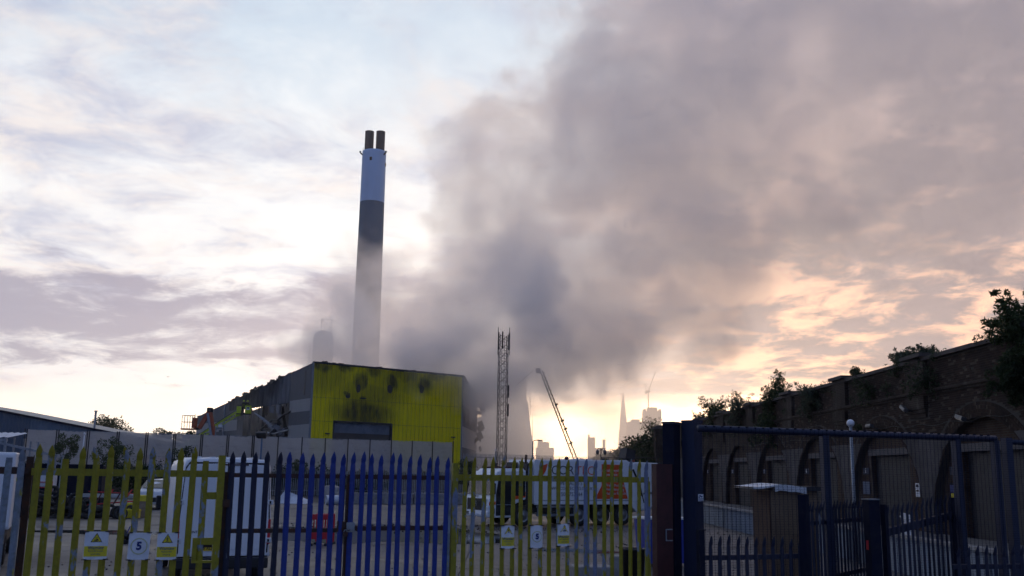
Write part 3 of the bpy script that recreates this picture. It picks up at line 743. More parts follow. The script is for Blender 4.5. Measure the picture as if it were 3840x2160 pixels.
# stub of bare galvanised palisade at the far left
t = thing('palisade_fence', 'bare galvanised palisade fence at the far left edge', 'fence', fpos(0), FRZ)
for k, s in enumerate((-.78, -.62, -.455, -.294, -.133)): pale(t, s, .078, 2.66+.01*k, M['gpaint'], 'blunt' if k != 4 else 'spear', k)
rail(t, -.9, -.06, 2.43, .085, M['rust']); rail(t, -.9, -.06, .4, .085, M['rust'])
MB().b(-.10, -.02, .06, .16, 0, 2.6).build('post', M['rust'], t)
# yellow leaf, left
gl = thing('palisade_gate', 'flaking yellow palisade gate on the left, in front of the white van', 'gate', fpos(0), FRZ)
YL = [.029, .189, .351, .529, .688, .855, 1.031, 1.195, 1.354, 1.514, 1.675, 1.831, 2.003]
ST = ['spear', 'spear', 'blunt', 'spear', 'bent', 'spear', 'bent', 'spear', 'spear', 'spear', 'spear', 'spear', 'blunt']
for k, s in enumerate(YL): pale(gl, s, .080, 2.75 if ST[k] != 'blunt' else 2.70, M['ypaint'], ST[k], k)
rail(gl, -.03, 2.23, 2.42, .085, M['ypaint']); rail(gl, -.03, 2.23, .35, .085, M['ypaint'])
MB().b(2.15, 2.235, -.03, .05, .05, 2.66).build('stile', M['ypaint'], gl)
MB().b(2.03, 2.16, .0, .03, 2.10, 2.19).build('bracket', M['ypaint'], gl)
lk = MB(); lk.b(1.90, 1.955, -.03, .02, 1.31, 1.62); lk.b(1.955, 2.15, -.03, .02, 1.585, 1.62); lk.b(1.955, 2.15, -.03, .02, 1.31, 1.34); lk.b(1.955, 2.15, -.03, .02, 1.535, 1.584)
lk.build('lock_box', M['ypaint'], gl); MB().b(1.96, 2.14, -.012, .01, 1.50, 1.534).build('lock_bolt', M['rust'], gl)
t = thing('gate_post', 'dark rusted steel gate post between the yellow and navy pales', 'post', fpos(2.275), FRZ)
MB().b(-.035, .035, .02, .14, 0, 2.45).build('shaft', M['rust'], t); MB().b(-.05, .05, -.03, .02, 1.0, 1.12).build('hinge', M['rust'], t); MB().b(-.05, .05, -.03, .02, 2.0, 2.1).build('hinge', M['rust'], t)
# blue double gate
gb = thing('palisade_gate', 'blue gate leaf whose first five pales are navy, hung beside the van', 'gate', fpos(0), FRZ)
for k, s in enumerate((2.332, 2.478, 2.626, 2.775, 2.926)): pale(gb, s, .074, 2.73, M['npaint'], 'spear', k, 'dark navy pale' if k == 0 else None)
for k, s in enumerate((3.07, 3.22, 3.366, 3.514, 3.658, 3.785)): pale(gb, s, .074, 2.73, M['bpaint'], 'spear', k+1)
for z in (2.41, 1.70, .4): rail(gb, 2.30, 3.84, z, .055, M['rust'])
MB().b(3.785, 3.835, .01, .07, .05, 2.42).build('stile', M['rust'], gb)
MB().box((3.80, -.02, 1.75), (.12, .012, .14), 0, .05).build('lock_plate', M['rust'], gb)
gc = thing('palisade_gate', 'bright blue palisade gate leaf right of the padlock, all pales blue', 'gate', fpos(0), FRZ)
for k, s in enumerate((3.918, 4.056, 4.186, 4.324, 4.466, 4.597, 4.733, 4.871, 5.005, 5.144, 5.276)): pale(gc, s, .070, 2.75-.004*k, M['bpaint'], 'spear', k)
for z in (2.41, 1.72, .4): rail(gc, 3.86, 5.33, z, .06, M['rust'])
MB().b(3.862, 3.91, .01, .07, .05, 2.42).build('stile', M['rust'], gc); MB().b(5.30, 5.355, -.01, .06, .05, 2.38).build('stile', M['gpaint'], gc)
MB().box((3.925, -.03, 1.74), (.11, .012, .13), 0, -.04).build('lock_plate', M['galv'], gc)
t = thing('padlock', 'rusty padlock and chain joining the two blue gate leaves', 'padlock', fpos(3.855, -.05, 1.68), FRZ)
MB().b(-.03, .03, -.015, .015, -.06, 0).build('lock_body', M['rust'], t, bevel=.006)
MB().tube([(.022*math.cos(a), 0, .03*math.sin(a)) for a in [math.pi*k/8 for k in range(9)]], .006, 6).build('shackle', M['galv'], t)
ch = MB()
for k in range(9):
    a = k*.5; p = Vector((-.05+.0125*k, .01*math.sin(k*1.5), .035+.02*math.sin(k*.7)))
    ch.tube([p+Vector((.012*math.cos(q), .007*math.sin(q)*(k % 2), .007*math.sin(q)*((k+1) % 2))) for q in [2*math.pi*j/8 for j in range(9)]], .003, 5, False)
ch.build('chain', M['rust'], t)
# yellow leaf, right
gr = thing('palisade_gate', 'flaking yellow palisade gate on the right, in front of the refuse truck', 'gate', fpos(0), FRZ)
YR = [5.555, 5.685, 5.844, 5.996, 6.149, 6.304, 6.443, 6.592, 6.751, 6.893, 7.046, 7.199, 7.346, 7.502, 7.65, 7.80, 7.942, 8.094, 8.247, 8.402, 8.557]
M['ybare'] = mat('worn_yellow_paint', (.29, .25, .008), .55, var=.2, scale=9, grime=.4, gcol=(.1, .085, .02), two=(.19, .22, .33), twoat=(.50, .53), twoscale=3.0, bump=.15)
for k, s in enumerate(YR): pale(gr, s, .066, 2.73, M['ybare'] if k in (12, 13, 14, 20) else M['ypaint'], 'spear', k)
rail(gr, 5.40, 8.60, 2.42, .085, M['ypaint']); rail(gr, 5.40, 8.60, .35, .085, M['ypaint'])
MB().b(5.375, 5.455, -.02, .06, .05, 2.62).build('stile', M['ybare'], gr); MB().b(7.515, 7.57, .01, .06, .05, 2.40).build('stile', M['ypaint'], gr); MB().b(8.55, 8.62, .0, .06, .05, 2.40).build('stile', M['ybare'], gr)
# warning and speed signs wired to the pales: thin bowed plates
def sign(s, z, w, h, kind, label, tilt=0.0, bow=.03):
    t = thing('warning_sign' if kind != '5' else 'speed_sign', label, 'sign', fpos(s, -.062, z), FRZ, 'signs wired to the yellow gates')
    def bend(o):
        for v in o.data.vertices: v.co.y += bow*(v.co.x/(w/2))**2
        o.rotation_euler[1] = tilt
        return o
    n = 10; V = []; c = .06*w
    for yy in (0, .003):
        for i in range(n+1):
            x = -w/2+w*i/n; e = max(0, abs(x)-(w/2-c)); V += [(x, yy, -h/2+e), (x, yy, h/2-e)]
    q = 2*(n+1); F = []
    for i in range(n):
        a = 2*i; F += [(a, a+2, a+3, a+1), (q+a, q+a+1, q+a+3, q+a+2), (a, q+a, q+a+2, a+2), (a+1, a+3, q+a+3, q+a+1)]
    F += [(0, 1, q+1, q), (q-2, 2*q-2, 2*q-1, q-1)]
    bend(MB().raw(V, F).build('plate', M['signwhite'], t))
    def T(body, size, y, m_=M['inkblue'], sx=1.0, bold=0.0): 
        o = text_mesh(body, size, m_, 'lettering', t, facing((0, -.004, y), (1, 0, 0)), ext=.0006, sx=sx, bold=bold); bend(o)
    if kind == '5':
        b = MB(); R0, R1 = w*.40, w*.345
        for k in range(40):
            a, e = 2*math.pi*k/40, 2*math.pi*(k+1)/40
            b.poly([(R1*math.cos(a), -.0035, R1*math.sin(a)), (R0*math.cos(a), -.0035, R0*math.sin(a)), (R0*math.cos(e), -.0035, R0*math.sin(e)), (R1*math.cos(e), -.0035, R1*math.sin(e))])
        bend(b.build('ring', mat('faded_ring', (.55, .55, .30), .5), t)); T('5', w*.52, 0, bold=.006)
    else:
        b = MB()
        for i in range(n):
            x0, x1 = (-w/2+.004)+(w-.008)*i/n, (-w/2+.004)+(w-.008)*(i+1)/n
            b.poly([(x0, -.0028, -h/2+.035), (x1, -.0028, -h/2+.035), (x1, -.0028, -h*.02), (x0, -.0028, -h*.02)])
        bend(b.build('yellow_panel', M['signyel'], t))
        def tri(r, y, m_, nm):
            P = [(0, y, h*.25+r), (-r*.98, y, h*.25-r*.62), (r*.98, y, h*.25-r*.62)]; bend(MB().poly([P[0], P[1], P[2]]).build(nm, m_, t))
        tri(h*.205, -.0036, M['ink'], 'triangle_border'); tri(h*.165, -.0044, M['signyel'], 'triangle')
        b = MB(); zc = h*.25; y = -.0052
        if kind == 'walk':
            def ln(a, e, wd): 
                a, e = Vector(a), Vector(e); d = (e-a).normalized(); p = Vector((-d.y, d.x))*wd/2
                b.poly([(q.x*h, y, zc+q.y*h) for q in (a-p, e-p, e+p, a+p)])
            ln((0, .055), (0, -.02), .022); ln((0, -.02), (-.04, -.085), .016); ln((0, -.02), (.035, -.085), .016); ln((0, .045), (-.045, .01), .012); ln((0, .045), (.045, .015), .012)
            b.poly([(.014*h*math.cos(k), y, zc+.075*h+.016*h*math.sin(k)) for k in [2*math.pi*j/10 for j in range(10)]])
        else:
            for (x0, x1, z0, z1) in ((-.01, .06, -.06, -.015), (.0, .045, .035, .043), (.0, .008, -.02, .04), (.038, .046, -.02, .04), (-.032, -.024, -.09, .05), (-.085, -.032, -.092, -.084), (-.075, -.035, -.08, -.035)):
                b.poly([(x0*h, y, zc+z0*h), (x1*h, y, zc+z0*h), (x1*h, y, zc+z1*h), (x0*h, y, zc+z1*h)])
            for x in (-.0, .05): b.poly([(x*h+.018*h*math.cos(k), y, zc-.072*h+.018*h*math.sin(k)) for k in [2*math.pi*j/10 for j in range(10)]])
        bend(b.build('pictogram', M['ink'], t))
        T('Warning', h*.155, -h*.085, bold=.001)
        l1, l2 = ('Pedestrians', 'crossing') if kind == 'walk' else ('Fork lift trucks', 'operating')
        T(l1, h*.088, -h*.20, sx=.95); T(l2, h*.088, -h*.30, sx=.95)
    for x in (-w*.45, w*.45):
        for zz in (-h*.5, h*.5): MB().b(x-.03, x+.03, .0, .045, zz-.006, zz+.006).build('wire_tie', M['dark'], t)
    return t
sign(.770, 1.545, .27, .33, 'fork', 'square fork lift warning sign, leftmost on the left yellow gate', .0, .012)
sign(1.263, 1.53, .25, .325, '5', 'white speed sign with a 5 on the left yellow gate', .02, .014)
sign(1.592, 1.525, .24, .33, 'walk', 'pedestrian warning sign on the left yellow gate, next to the van', .0, .012)
sign(6.230, 1.59, .205, .32, 'walk', 'pedestrian warning sign on the right yellow gate', .0, .030)
sign(6.682, 1.59, .200, .32, '5', 'rounded white 5 speed sign on the right yellow gate', .0, .034)
sign(7.120, 1.61, .195, .32, 'fork', 'narrow fork lift warning sign on the right yellow gate', .0, .034)
# ------------------------------------------------------------------ red stanchion and square gate posts right of the gates
t = thing('red_gate_stanchion', 'dark red steel stanchion with a pale lock slot, right of the yellow gate', 'post', fpos(8.862), FRZ)
b = MB(); b.b(-.155, -.05, -.05, .10, 0, 2.67); b.b(-.049, .15, -.02, .10, 0, 2.668); b.build('column', M['redox'], t)
lp = MB(); lp.b(.01, .13, -.035, -.021, 1.50, 1.515); lp.b(.01, .13, -.035, -.021, 1.665, 1.68); lp.b(.01, .025, -.035, -.021, 1.515, 1.665); lp.build('lock_slot', M['galv'], t)
t = thing('square_gate_post', 'navy square steel post with a flat cap next to the red stanchion', 'post', fpos(9.09, .12), FRZ+.5)
MB().b(-.10, .10, -.10, .10, 0, 3.30).build('shaft', M['navyd'], t); MB().b(-.11, .11, -.11, .11, 3.302, 3.335).build('cap', M['navy'], t)
t = thing('square_gate_post', 'navy square steel post carrying a camera notice, at the mesh fence end', 'post', fpos(9.40, .0), FRZ+.42)
MB().b(-.115, .115, -.115, .115, 0, 3.33).build('shaft', M['navy'], t); MB().b(-.125, .125, -.125, .125, 3.332, 3.365).build('cap', M['navy'], t)
t = thing('camera_notice', 'small white CCTV notice stuck on the navy square post', 'sign', fpos(9.44, -.155, 2.16), .12)
MB().b(-.042, .042, 0, .004, -.055, .055).build('plate', M['signwhite'], t)
b = MB(); b.box((.0, -.003, .022), (.05, .003, .018), 0, .5); b.box((-.022, -.003, .003), (.012, .003, .025)); b.build('pictogram', M['inkblue'], t)
text_mesh('CCTV', .026, M['inkblue'], 'lettering', t, facing((0, -.003, -.022), (1, 0, 0)), ext=.0006, bold=.001)
MB().b(-.032, .032, -.003, 0, -.047, -.040).build('small_print', M['inkblue'], t)
# ------------------------------------------------------------------ welded mesh fence with a tubular top rail
MA, ME = Vector((2.93, 15.25, 0)), Vector((8.35, 16.85, 0)); MD = (ME-MA).normalized(); ML = (ME-MA).length; MRZ = math.atan2(MD.y, MD.x)
t = thing('mesh_fence', 'navy welded mesh fence with a tubular top rail in front of the arches', 'fence', MA, MRZ)
MB().tube([(0, 0, 3.22), (ML, 0, 3.20)], .055, 12).build('top_rail', M['navy'], t, smooth=True)
MB().tube([(ML+.34, .1, 3.16), (ML+3.2, .5, 3.14)], .045, 10).build('top_rail', M['navy'], t, smooth=True)
for s, w in ((2.26, .11), (4.83, .11), (ML-.02, .10), (ML+.24, .13)): MB().b(s-w/2, s+w/2, -.05, .07, 0, 3.17 if s < ML else 3.22).build('post', M['navy'], t)
b = MB(); k = 0; H = 3.20
x = .06
while x < ML+3: b.b(x-.0022, x+.0022, -.062-(.0 if x < ML else -.08), -.0575+(.0 if x < ML else .08), .05, H+.04); x += .0762
z = .1
while z < H: b.b(0, ML+3, -.0575, -.0545, z-.0016, z+.0016); z += .038
tag(b.build('mesh_wires', M['navyd'], t), kind='stuff')
b = MB()
for k in range(38): b.box((.1+k*.145, -.05, 3.25+.004*(k % 3)), (.012, .05, .02), .3)
b.build('mesh_clips', M['navyd'], t)
# low palisade in front of the mesh, then the taller gate section
lp0 = Vector((2.78, 14.6, 0)); lpd = Vector((4.45-2.78, 15.25-14.6, 0)); lprz = math.atan2(lpd.y, lpd.x)
t = thing('low_palisade', 'low navy palisade fence with splayed tips in front of the plywood booth', 'fence', lp0, lprz)
MB().b(0, .09, -.03, .06, 0, 1.72).build('post', M['navyd'], t)
for k in range(12):
    s = .19+k*.158
    if s < 1.82: pale(t, s, .068, 1.66-.006*k, M['npaint'], 'spear', k)
for z in (1.32, .35): rail(t, .08, 1.86, z, .07, M['npaint'])
for k in range(16): pass
t = thing('tall_palisade', 'dark navy palisade run with a square post, right of the booth', 'fence', (4.52, 15.2, 0), R_(52))
MB().b(-.07, .07, -.05, .07, 0, 2.24).build('post', M['navyd'], t)
for k in range(17): pale(t, .14+k*.150, .07, 2.14, M['npaint'], 'spear', k)
for z in (1.80, .95, .3): rail(t, .06, 2.7, z, .07, M['npaint'])
t = thing('square_gate_post', 'navy square post with a red reflector, in the dark palisade at right', 'post', (5.62, 15.4, 0), R_(12))
MB().b(-.09, .09, -.09, .09, 0, 2.17).build('shaft', M['navyd'], t); MB().b(-.097, -.0915, -.03, .03, 1.42, 1.56).build('reflector', M['red'], t)
MB().b(-.1, .1, -.1, .1, 2.172, 2.19).build('cap', M['grey'], t)
t = thing('palisade_gate', 'open navy palisade gate leaf slanting away at lower right', 'gate', (5.85, 15.55, 0), R_(40))
for k in range(14): pale(t, .12+k*.155, .07, 2.10+.012*k, M['npaint'], 'spear', k)
MB().bar((.05, .02, 1.66), (2.3, .02, 1.90), .04, .12).build('rail', M['npaint'], t); MB().bar((.05, .02, .40), (2.3, .02, .46), .04, .10).build('rail', M['npaint'], t)
MB().b(2.28, 2.36, -.03, .05, .1, 2.2).build('stile', M['navyd'], t); MB().b(.02, .1, -.03, .05, .1, 2.1).build('stile', M['navyd'], t)
t = thing('low_palisade', 'low navy palisade stub at the lower right corner', 'fence', (6.75, 15.2, 0), R_(14))
for k in range(11): pale(t, .1+k*.16, .068, 1.52, M['npaint'], 'spear', k)
for z in (1.2, .35): rail(t, 0, 1.9, z, .07, M['npaint'])
# white picket barriers in front of unit 4
t = thing('picket_barrier', 'short white picket barrier standing before arch 4', 'barrier', (10.9, 27.0, .0), R_(75))
for k in range(12): MB().b(k*.17, k*.17+.05, 0, .02, .75, 1.55).build('picket', M['sheetw'], t)
MB().b(-.05, 1.95, .021, .04, .95, 1.0).build('rail', M['sheetw'], t); MB().b(-.05, 1.95, .021, .04, 1.4, 1.45).build('rail', M['sheetw'], t)
# ------------------------------------------------------------------ plywood booth with a sheeted lid
bo = thing('plywood_booth', 'tall plywood booth with a white sheet lid behind the mesh fence', 'booth', (4.62, 17.6, 0), R_(14)); bo.scale = (.90, .62, 1)
MB().b(0, .025, 0, 1.0, 0, 2.25).build('side_panel', M['plyd'], bo)
for k in range(3):
    z = .0+.75*k; MB().b(.026, 1.05, -.02, .0, z+.003, z+.748).build('front_board', M['ply'], bo)
MB().b(.028, 1.05, .98, 1.0, 0, 2.25).build('back_panel', M['ply'], bo); MB().b(1.03, 1.05, .001, .979, 0, 2.25).build('side_panel', M['ply'], bo)
b = MB(); n = 10
for i in range(n):
    x0, x1 = -.38+1.15*i/n, -.38+1.15*(i+1)/n
    def zz(x): return 2.345+.02*math.sin(x*6)-.05*max(0, -x-.05)
    b.poly([(x0, -.14, zz(x0)), (x1, -.14, zz(x1)), (x1, 1.1, zz(x1)+.02), (x0, 1.1, zz(x0)+.02)]); b.poly([(x0, -.14, zz(x0)-.03), (x0, 1.1, zz(x0)-.01), (x1, 1.1, zz(x1)-.01), (x1, -.14, zz(x1)-.03)])
    b.poly([(x0, -.14, zz(x0)-.03), (x1, -.14, zz(x1)-.03), (x1, -.14, zz(x1)), (x0, -.14, zz(x0))])
    if x0 > .0: b.poly([(x0, -.15, zz(x0)-.11-.012*math.sin(i*2.1)), (x1, -.15, zz(x1)-.11-.012*math.sin(i*2.1+2.1)), (x1, -.15, zz(x1)-.03), (x0, -.15, zz(x0)-.03)])
b.build('sheet_lid', M['sheetw'], bo)
MB().b(.775, 1.12, -.14, 1.1, 2.26, 2.34).build('lid_beam', M['dark'], bo)
# timber and rubbish lying round the booth
rs = random.Random(3)
for k in range(9):
    x, y = 3.6+rs.random()*1.9, 16.1+rs.random()*1.2; z = .06+.05*k
    L = rs.uniform(.6, 1.5)
    o = MB().box((0, 0, 0), (L, rs.uniform(.08, .16), .03)).build('plank', M['timber'])
    o.location = (x, y, z); o.rotation_euler = (rs.uniform(-.1, .1), rs.uniform(-.12, .12), rs.uniform(-.7, .7))
    tag(o, 'pale offcut plank in the heap at the foot of the booth', 'plank', 'offcut planks by the booth')
# ------------------------------------------------------------------ vehicles
def wheel(name, parent, pos, r, w, side, rimstyle='dish'):
    """axle along local Y for trucks / X for vans given by side vector"""
    ax = 'X' if abs(side[0]) > .5 else 'Y'; s = side[0] if ax == 'X' else side[1]
    t = MB().lathe([(r*.60, -w/2), (r*.80, -w/2), (r*.95, -w*.46), (r, -w*.3), (r, w*.3), (r*.95, w*.46), (r*.80, w/2), (r*.60, w/2), (r*.58, 0), (r*.60, -w/2)], (0, 0, 0), 28, ax).build(name, M['rubber'], parent, pos, smooth=True)
    pr = [(r*.60, s*w*.42), (r*.55, s*w*.40), (r*.50, s*w*.10), (r*.28, s*w*.02), (r*.24, s*w*.22), (r*.16, s*w*.30), (.001, s*w*.30)] if rimstyle == 'dish' else \
         [(r*.60, s*w*.42), (r*.54, s*w*.38), (r*.48, s*w*.30), (r*.36, s*w*.44), (r*.2, s*w*.46), (r*.16, s*w*.56), (.001, s*w*.56)]
    MB().lathe(pr, (0, 0, 0), 24, ax).build('rim', M['rim'], t, smooth=True)
    b = MB()
    for k in range(8):
        a = 2*math.pi*k/8; c = (s*w*.42, r*.30*math.cos(a), r*.30*math.sin(a)) if ax == 'X' else (r*.30*math.cos(a), s*w*.42, r*.30*math.sin(a))
        b.box(c, (.035, .035, .035))
    tag(b.build('wheel_nuts', M['grey'], t), kind='stuff')
    return t
def loft(sections, close=True):
    """sections: list of closed rings with equal counts"""
    b = MB(); n = len(sections[0]); V = [p for s in sections for p in s]; F = []
    for i in range(len(sections)-1):
        for k in range(n): F.append((i*n+k, i*n+(k+1) % n, (i+1)*n+(k+1) % n, (i+1)*n+k))
    if close: F += [tuple(range(n-1, -1, -1)), tuple(range((len(sections)-1)*n, len(sections)*n))]
    return b.raw(V, F)
def van_ring(y, hw, z0, z1, tw, r=.16):
    """rounded cross-section with tumblehome: hw half-width at the belt, tw at the roof"""
    R = []
    zb = z0+(z1-z0)*.42
    half = [(hw*.96, z0), (hw, z0+.10), (hw, zb), (hw-(hw-tw)*.35, zb+(z1-zb)*.4), (tw+.02, z1-r*1.5), (tw-r*.25, z1-r*.45), (tw-r*1.1, z1-.01), (0, z1+.015)]
    for x, z in half: R.append((x, y, z))
    for x, z in reversed(half[:-1]): R.append((-x, y, z))
    return R
def arch_strip(x, z, r0, r1, y0, y1, n=14):
    b = MB()
    for k in range(n):
        a, e = math.pi*(.06+.88*k/n), math.pi*(.06+.88*(k+1)/n)
        P = [(x+r*math.cos(q), y, z+r*math.sin(q)) for y in (y0, y1) for r, q in ((r0, a), (r1, a), (r1, e), (r0, e))]
        b.raw(P, [(0, 1, 2, 3), (7, 6, 5, 4), (1, 5, 6, 2), (0, 3, 7, 4)])
    return b
# --- large white van, tail towards the camera
def big_van():
    t = thing('white_van', 'large white panel van parked tail on behind the gates, number plate X68', 'van', (-6.07, 21.36, 0), R_(22.5))
    S = [van_ring(.00, .955, .60, 2.67, .86, .10), van_ring(.05, .975, .55, 2.70, .88, .10), van_ring(2.0, .985, .50, 2.72, .89, .11), van_ring(4.3, .985, .50, 2.70, .87, .12), van_ring(4.75, .97, .48, 2.55, .78, .2), van_ring(5.25, .95, .46, 1.75, .84, .2), van_ring(5.7, .90, .44, 1.28, .78, .2), van_ring(5.95, .80, .46, 1.02, .68, .15)]
    loft(S).build('body', M['white'], t, smooth=True, fix=True)
    # roof ribs
    for k in range(5): MB().box((-.6+.3*k, 2.0, 2.722), (.10, 3.6, .03)).build('roof_rib', M['white'], t)
    MB().prism([(-.935, .63), (.935, .63), (.945, 1.45), (.90, 2.08), (.875, 2.50), (.80, 2.62), (-.80, 2.62), (-.875, 2.50), (-.90, 2.08), (-.945, 1.45)], 'Y', -.018, .01).build('door_gap_backing', M['black'], t)  # black sheet put behind the doors, stands in for shade in their gaps
    # rear doors, slightly proud
    for s in (-1, 1):
        pr = [(s*.012, .66), (s*.90, .66), (s*.915, 1.45), (s*.885, 2.05), (s*.86, 2.46), (s*.80, 2.57), (s*.012, 2.60)]
        d = MB(); d.prism(pr if s > 0 else pr[::-1], 'Y', -.045, .0)
        d = d.build('rear_door', M['white'], t, bevel=.012)
        pn = [(s*.10, .80), (s*.80, .80), (s*.81, 1.42), (s*.77, 2.0), (s*.72, 2.28), (s*.10, 2.28)]
        p = MB(); p.prism(pn if s > 0 else pn[::-1], 'Y', -.052, -.0455); p.build('pressed_panel', M['white'], d, bevel=.004)
        for z in (1.78, .98): 
            MB().b(s*.93-.07, s*.93+.07, -.06, .04, z-.05, z+.05).build('hinge', M['sheetw'], d, bevel=.01); MB().b(s*.93-.02, s*.93+.02, -.068, -.0605, z-.03, z+.03).build('hinge_pin', M['black'], d)
        MB().b(s*.925-.045, s*.925+.045, -.03, .05, .90, 1.42).build('tail_light', M['red'], t, bevel=.012)
        MB().b(s*.925-.05, s*.925+.05, -.035, .045, .66, .72).build('lamp_base', M['sheetw'], t)
    MB().b(-.012, .012, -.044, -.001, .68, 2.56).build('door_gap', M['black'], t)
    MB().b(-.22, .42, -.06, -.046, 2.555, 2.585).build('brake_light', M['redox'], t)
    bm = MB(); bm.b(-.95, .95, -.10, .12, .40, .62); bm.build('rear_bumper', M['black'], t, bevel=.03)
    MB().b(-.60, -.05, -.075, -.052, 1.02-.12, 1.02).build('plate_recess', M['black'], t)
    p = MB().b(-.62, -.10, -.062, -.053, .775, .886).build('number_plate', M['platey'], t)
    text_mesh('X68 XLB', .105, M['ink'], 'plate_lettering', p, facing((-.36, -.064, .83), (1, 0, 0)), ext=.001, sx=.86, bold=.002)
    text_mesh('SPRINTER', .075, M['ink'], 'badge', t, facing((-.62, -.054, 1.16), (1, 0, 0)), ext=.001, bold=.001)
    MB().b(-.18, -.06, -.075, -.053, 1.22, 1.26).build('door_handle', M['black'], t)
    # side windows / cab glass, rubbing strips, mirrors
    for s in (-1, 1):
        MB().prism([(3.7, 1.45), (4.55, 1.45), (4.95, 1.62), (4.55, 2.15), (3.75, 2.2)], 'X', s*.975-.01, s*.975+.01).build('side_window', M['glass'], t)
        MB().b(s*.985-.012, s*.985+.012, .5, 4.8, .92, 1.0).build('rubbing_strip', M['black'], t)
        MB().b(s*.975-.01, s*.975+.01, .25, 3.3, 1.30, 1.33).build('side_crease', M['white'], t)
        MB().box((s*1.12, 4.55, 1.62), (.12, .16, .34)).build('mirror', M['black'], t, bevel=.03)
        for y in (1.05, 4.95): wheel('wheel', t, (s*.87, y, .35), .35, .22, (s, 0, 0))
        MB().box((s*.78, 5.86, .92), (.22, .14, .2)).build('headlight', M['sheetw'], t, bevel=.03)
    MB().poly([(-.74, 4.80, 2.5), (.74, 4.80, 2.5), (.86, 5.28, 1.73), (-.86, 5.28, 1.73)]).build('windscreen', M['glass'], t)
    return t
big_van()
# --- rear of a white box-bodied vehicle at the left edge
t = thing('box_truck', 'white box truck half out of frame behind the grey pales at far left', 'truck', (-13.25, 24.2, 0), R_(24))
MB().b(-1.05, 1.05, 0, 4.2, .92, 2.80).build('box_body', M['white'], t, bevel=.04)
for s in (-1, 1):
    d = MB().b(s*.52-.50, s*.52+.50, -.03, -.001, .98, 2.74).build('rear_door', M['white'], t, bevel=.01); MB().b(s*.12-.02, s*.12+.02, -.055, -.031, 1.0, 2.7).build('lock_rod', M['galv'], d)
    MB().b(s*.85-.1, s*.85+.1, -.03, .03, .72, .84).build('tail_light', M['red'], t)
    for y in (.9, 4.9): wheel('wheel', t, (s*.86, y, .40), .40, .24, (s, 0, 0))
MB().b(-.95, .95, -.06, 4.2, .55, .915).build('chassis', M['black'], t)
MB().prism([(4.25, .5), (6.0, .5), (6.1, 1.1), (5.4, 1.35), (5.0, 2.15), (4.25, 2.2)], 'X', -.98, .98).build('cab', M['white'], t, bevel=.06)
MB().poly([(-.85, 5.06, 2.08), (.85, 5.06, 2.08), (.9, 5.42, 1.38), (-.9, 5.42, 1.38)]).build('windscreen', M['glass'], t)
text_mesh('food', .14, M['ink'], 'lettering', t, facing((.72, -.034, 1.12), (1, 0, 0)))
# --- white people carrier facing the camera beyond the van
t = thing('white_car', 'small white car nose on, peeping past the left side of the big van', 'car', (-21.6, 61, 0), R_(188))
S = [van_ring(0, .80, .38, 1.0, .66, .1), van_ring(.12, .88, .30, 1.08, .72, .1), van_ring(.9, .90, .28, 1.20, .74, .1), van_ring(1.5, .91, .28, 1.55, .66, .16), van_ring(2.1, .91, .28, 1.74, .62, .16), van_ring(3.8, .91, .28, 1.76, .62, .16), van_ring(4.4, .86, .32, 1.2, .64, .1)]
loft([[(x, -y+2.2, z) for x, y, z in s] for s in S]).build('body', M['white'], t, smooth=True, fix=True)
MB().poly([(-.70, 1.22, 1.24), (.70, 1.22, 1.24), (.58, .22, 1.70), (-.58, .22, 1.70)]).build('windscreen', M['glass'], t, (0, .08, .03))
for s in (-1, 1):
    MB().box((s*.66, 2.10, .82), (.34, .18, .16)).build('headlight', M['sheetw'], t, bevel=.03); MB().box((s*1.0, .95, 1.15), (.18, .12, .14)).build('mirror', M['white'], t, bevel=.03)
    for y in (1.3, -1.4): wheel('wheel', t, (s*.82, y, .32), .32, .2, (s, 0, 0))
MB().b(-.45, .45, 2.17, 2.215, .45, .72).build('grille', M['black'], t)
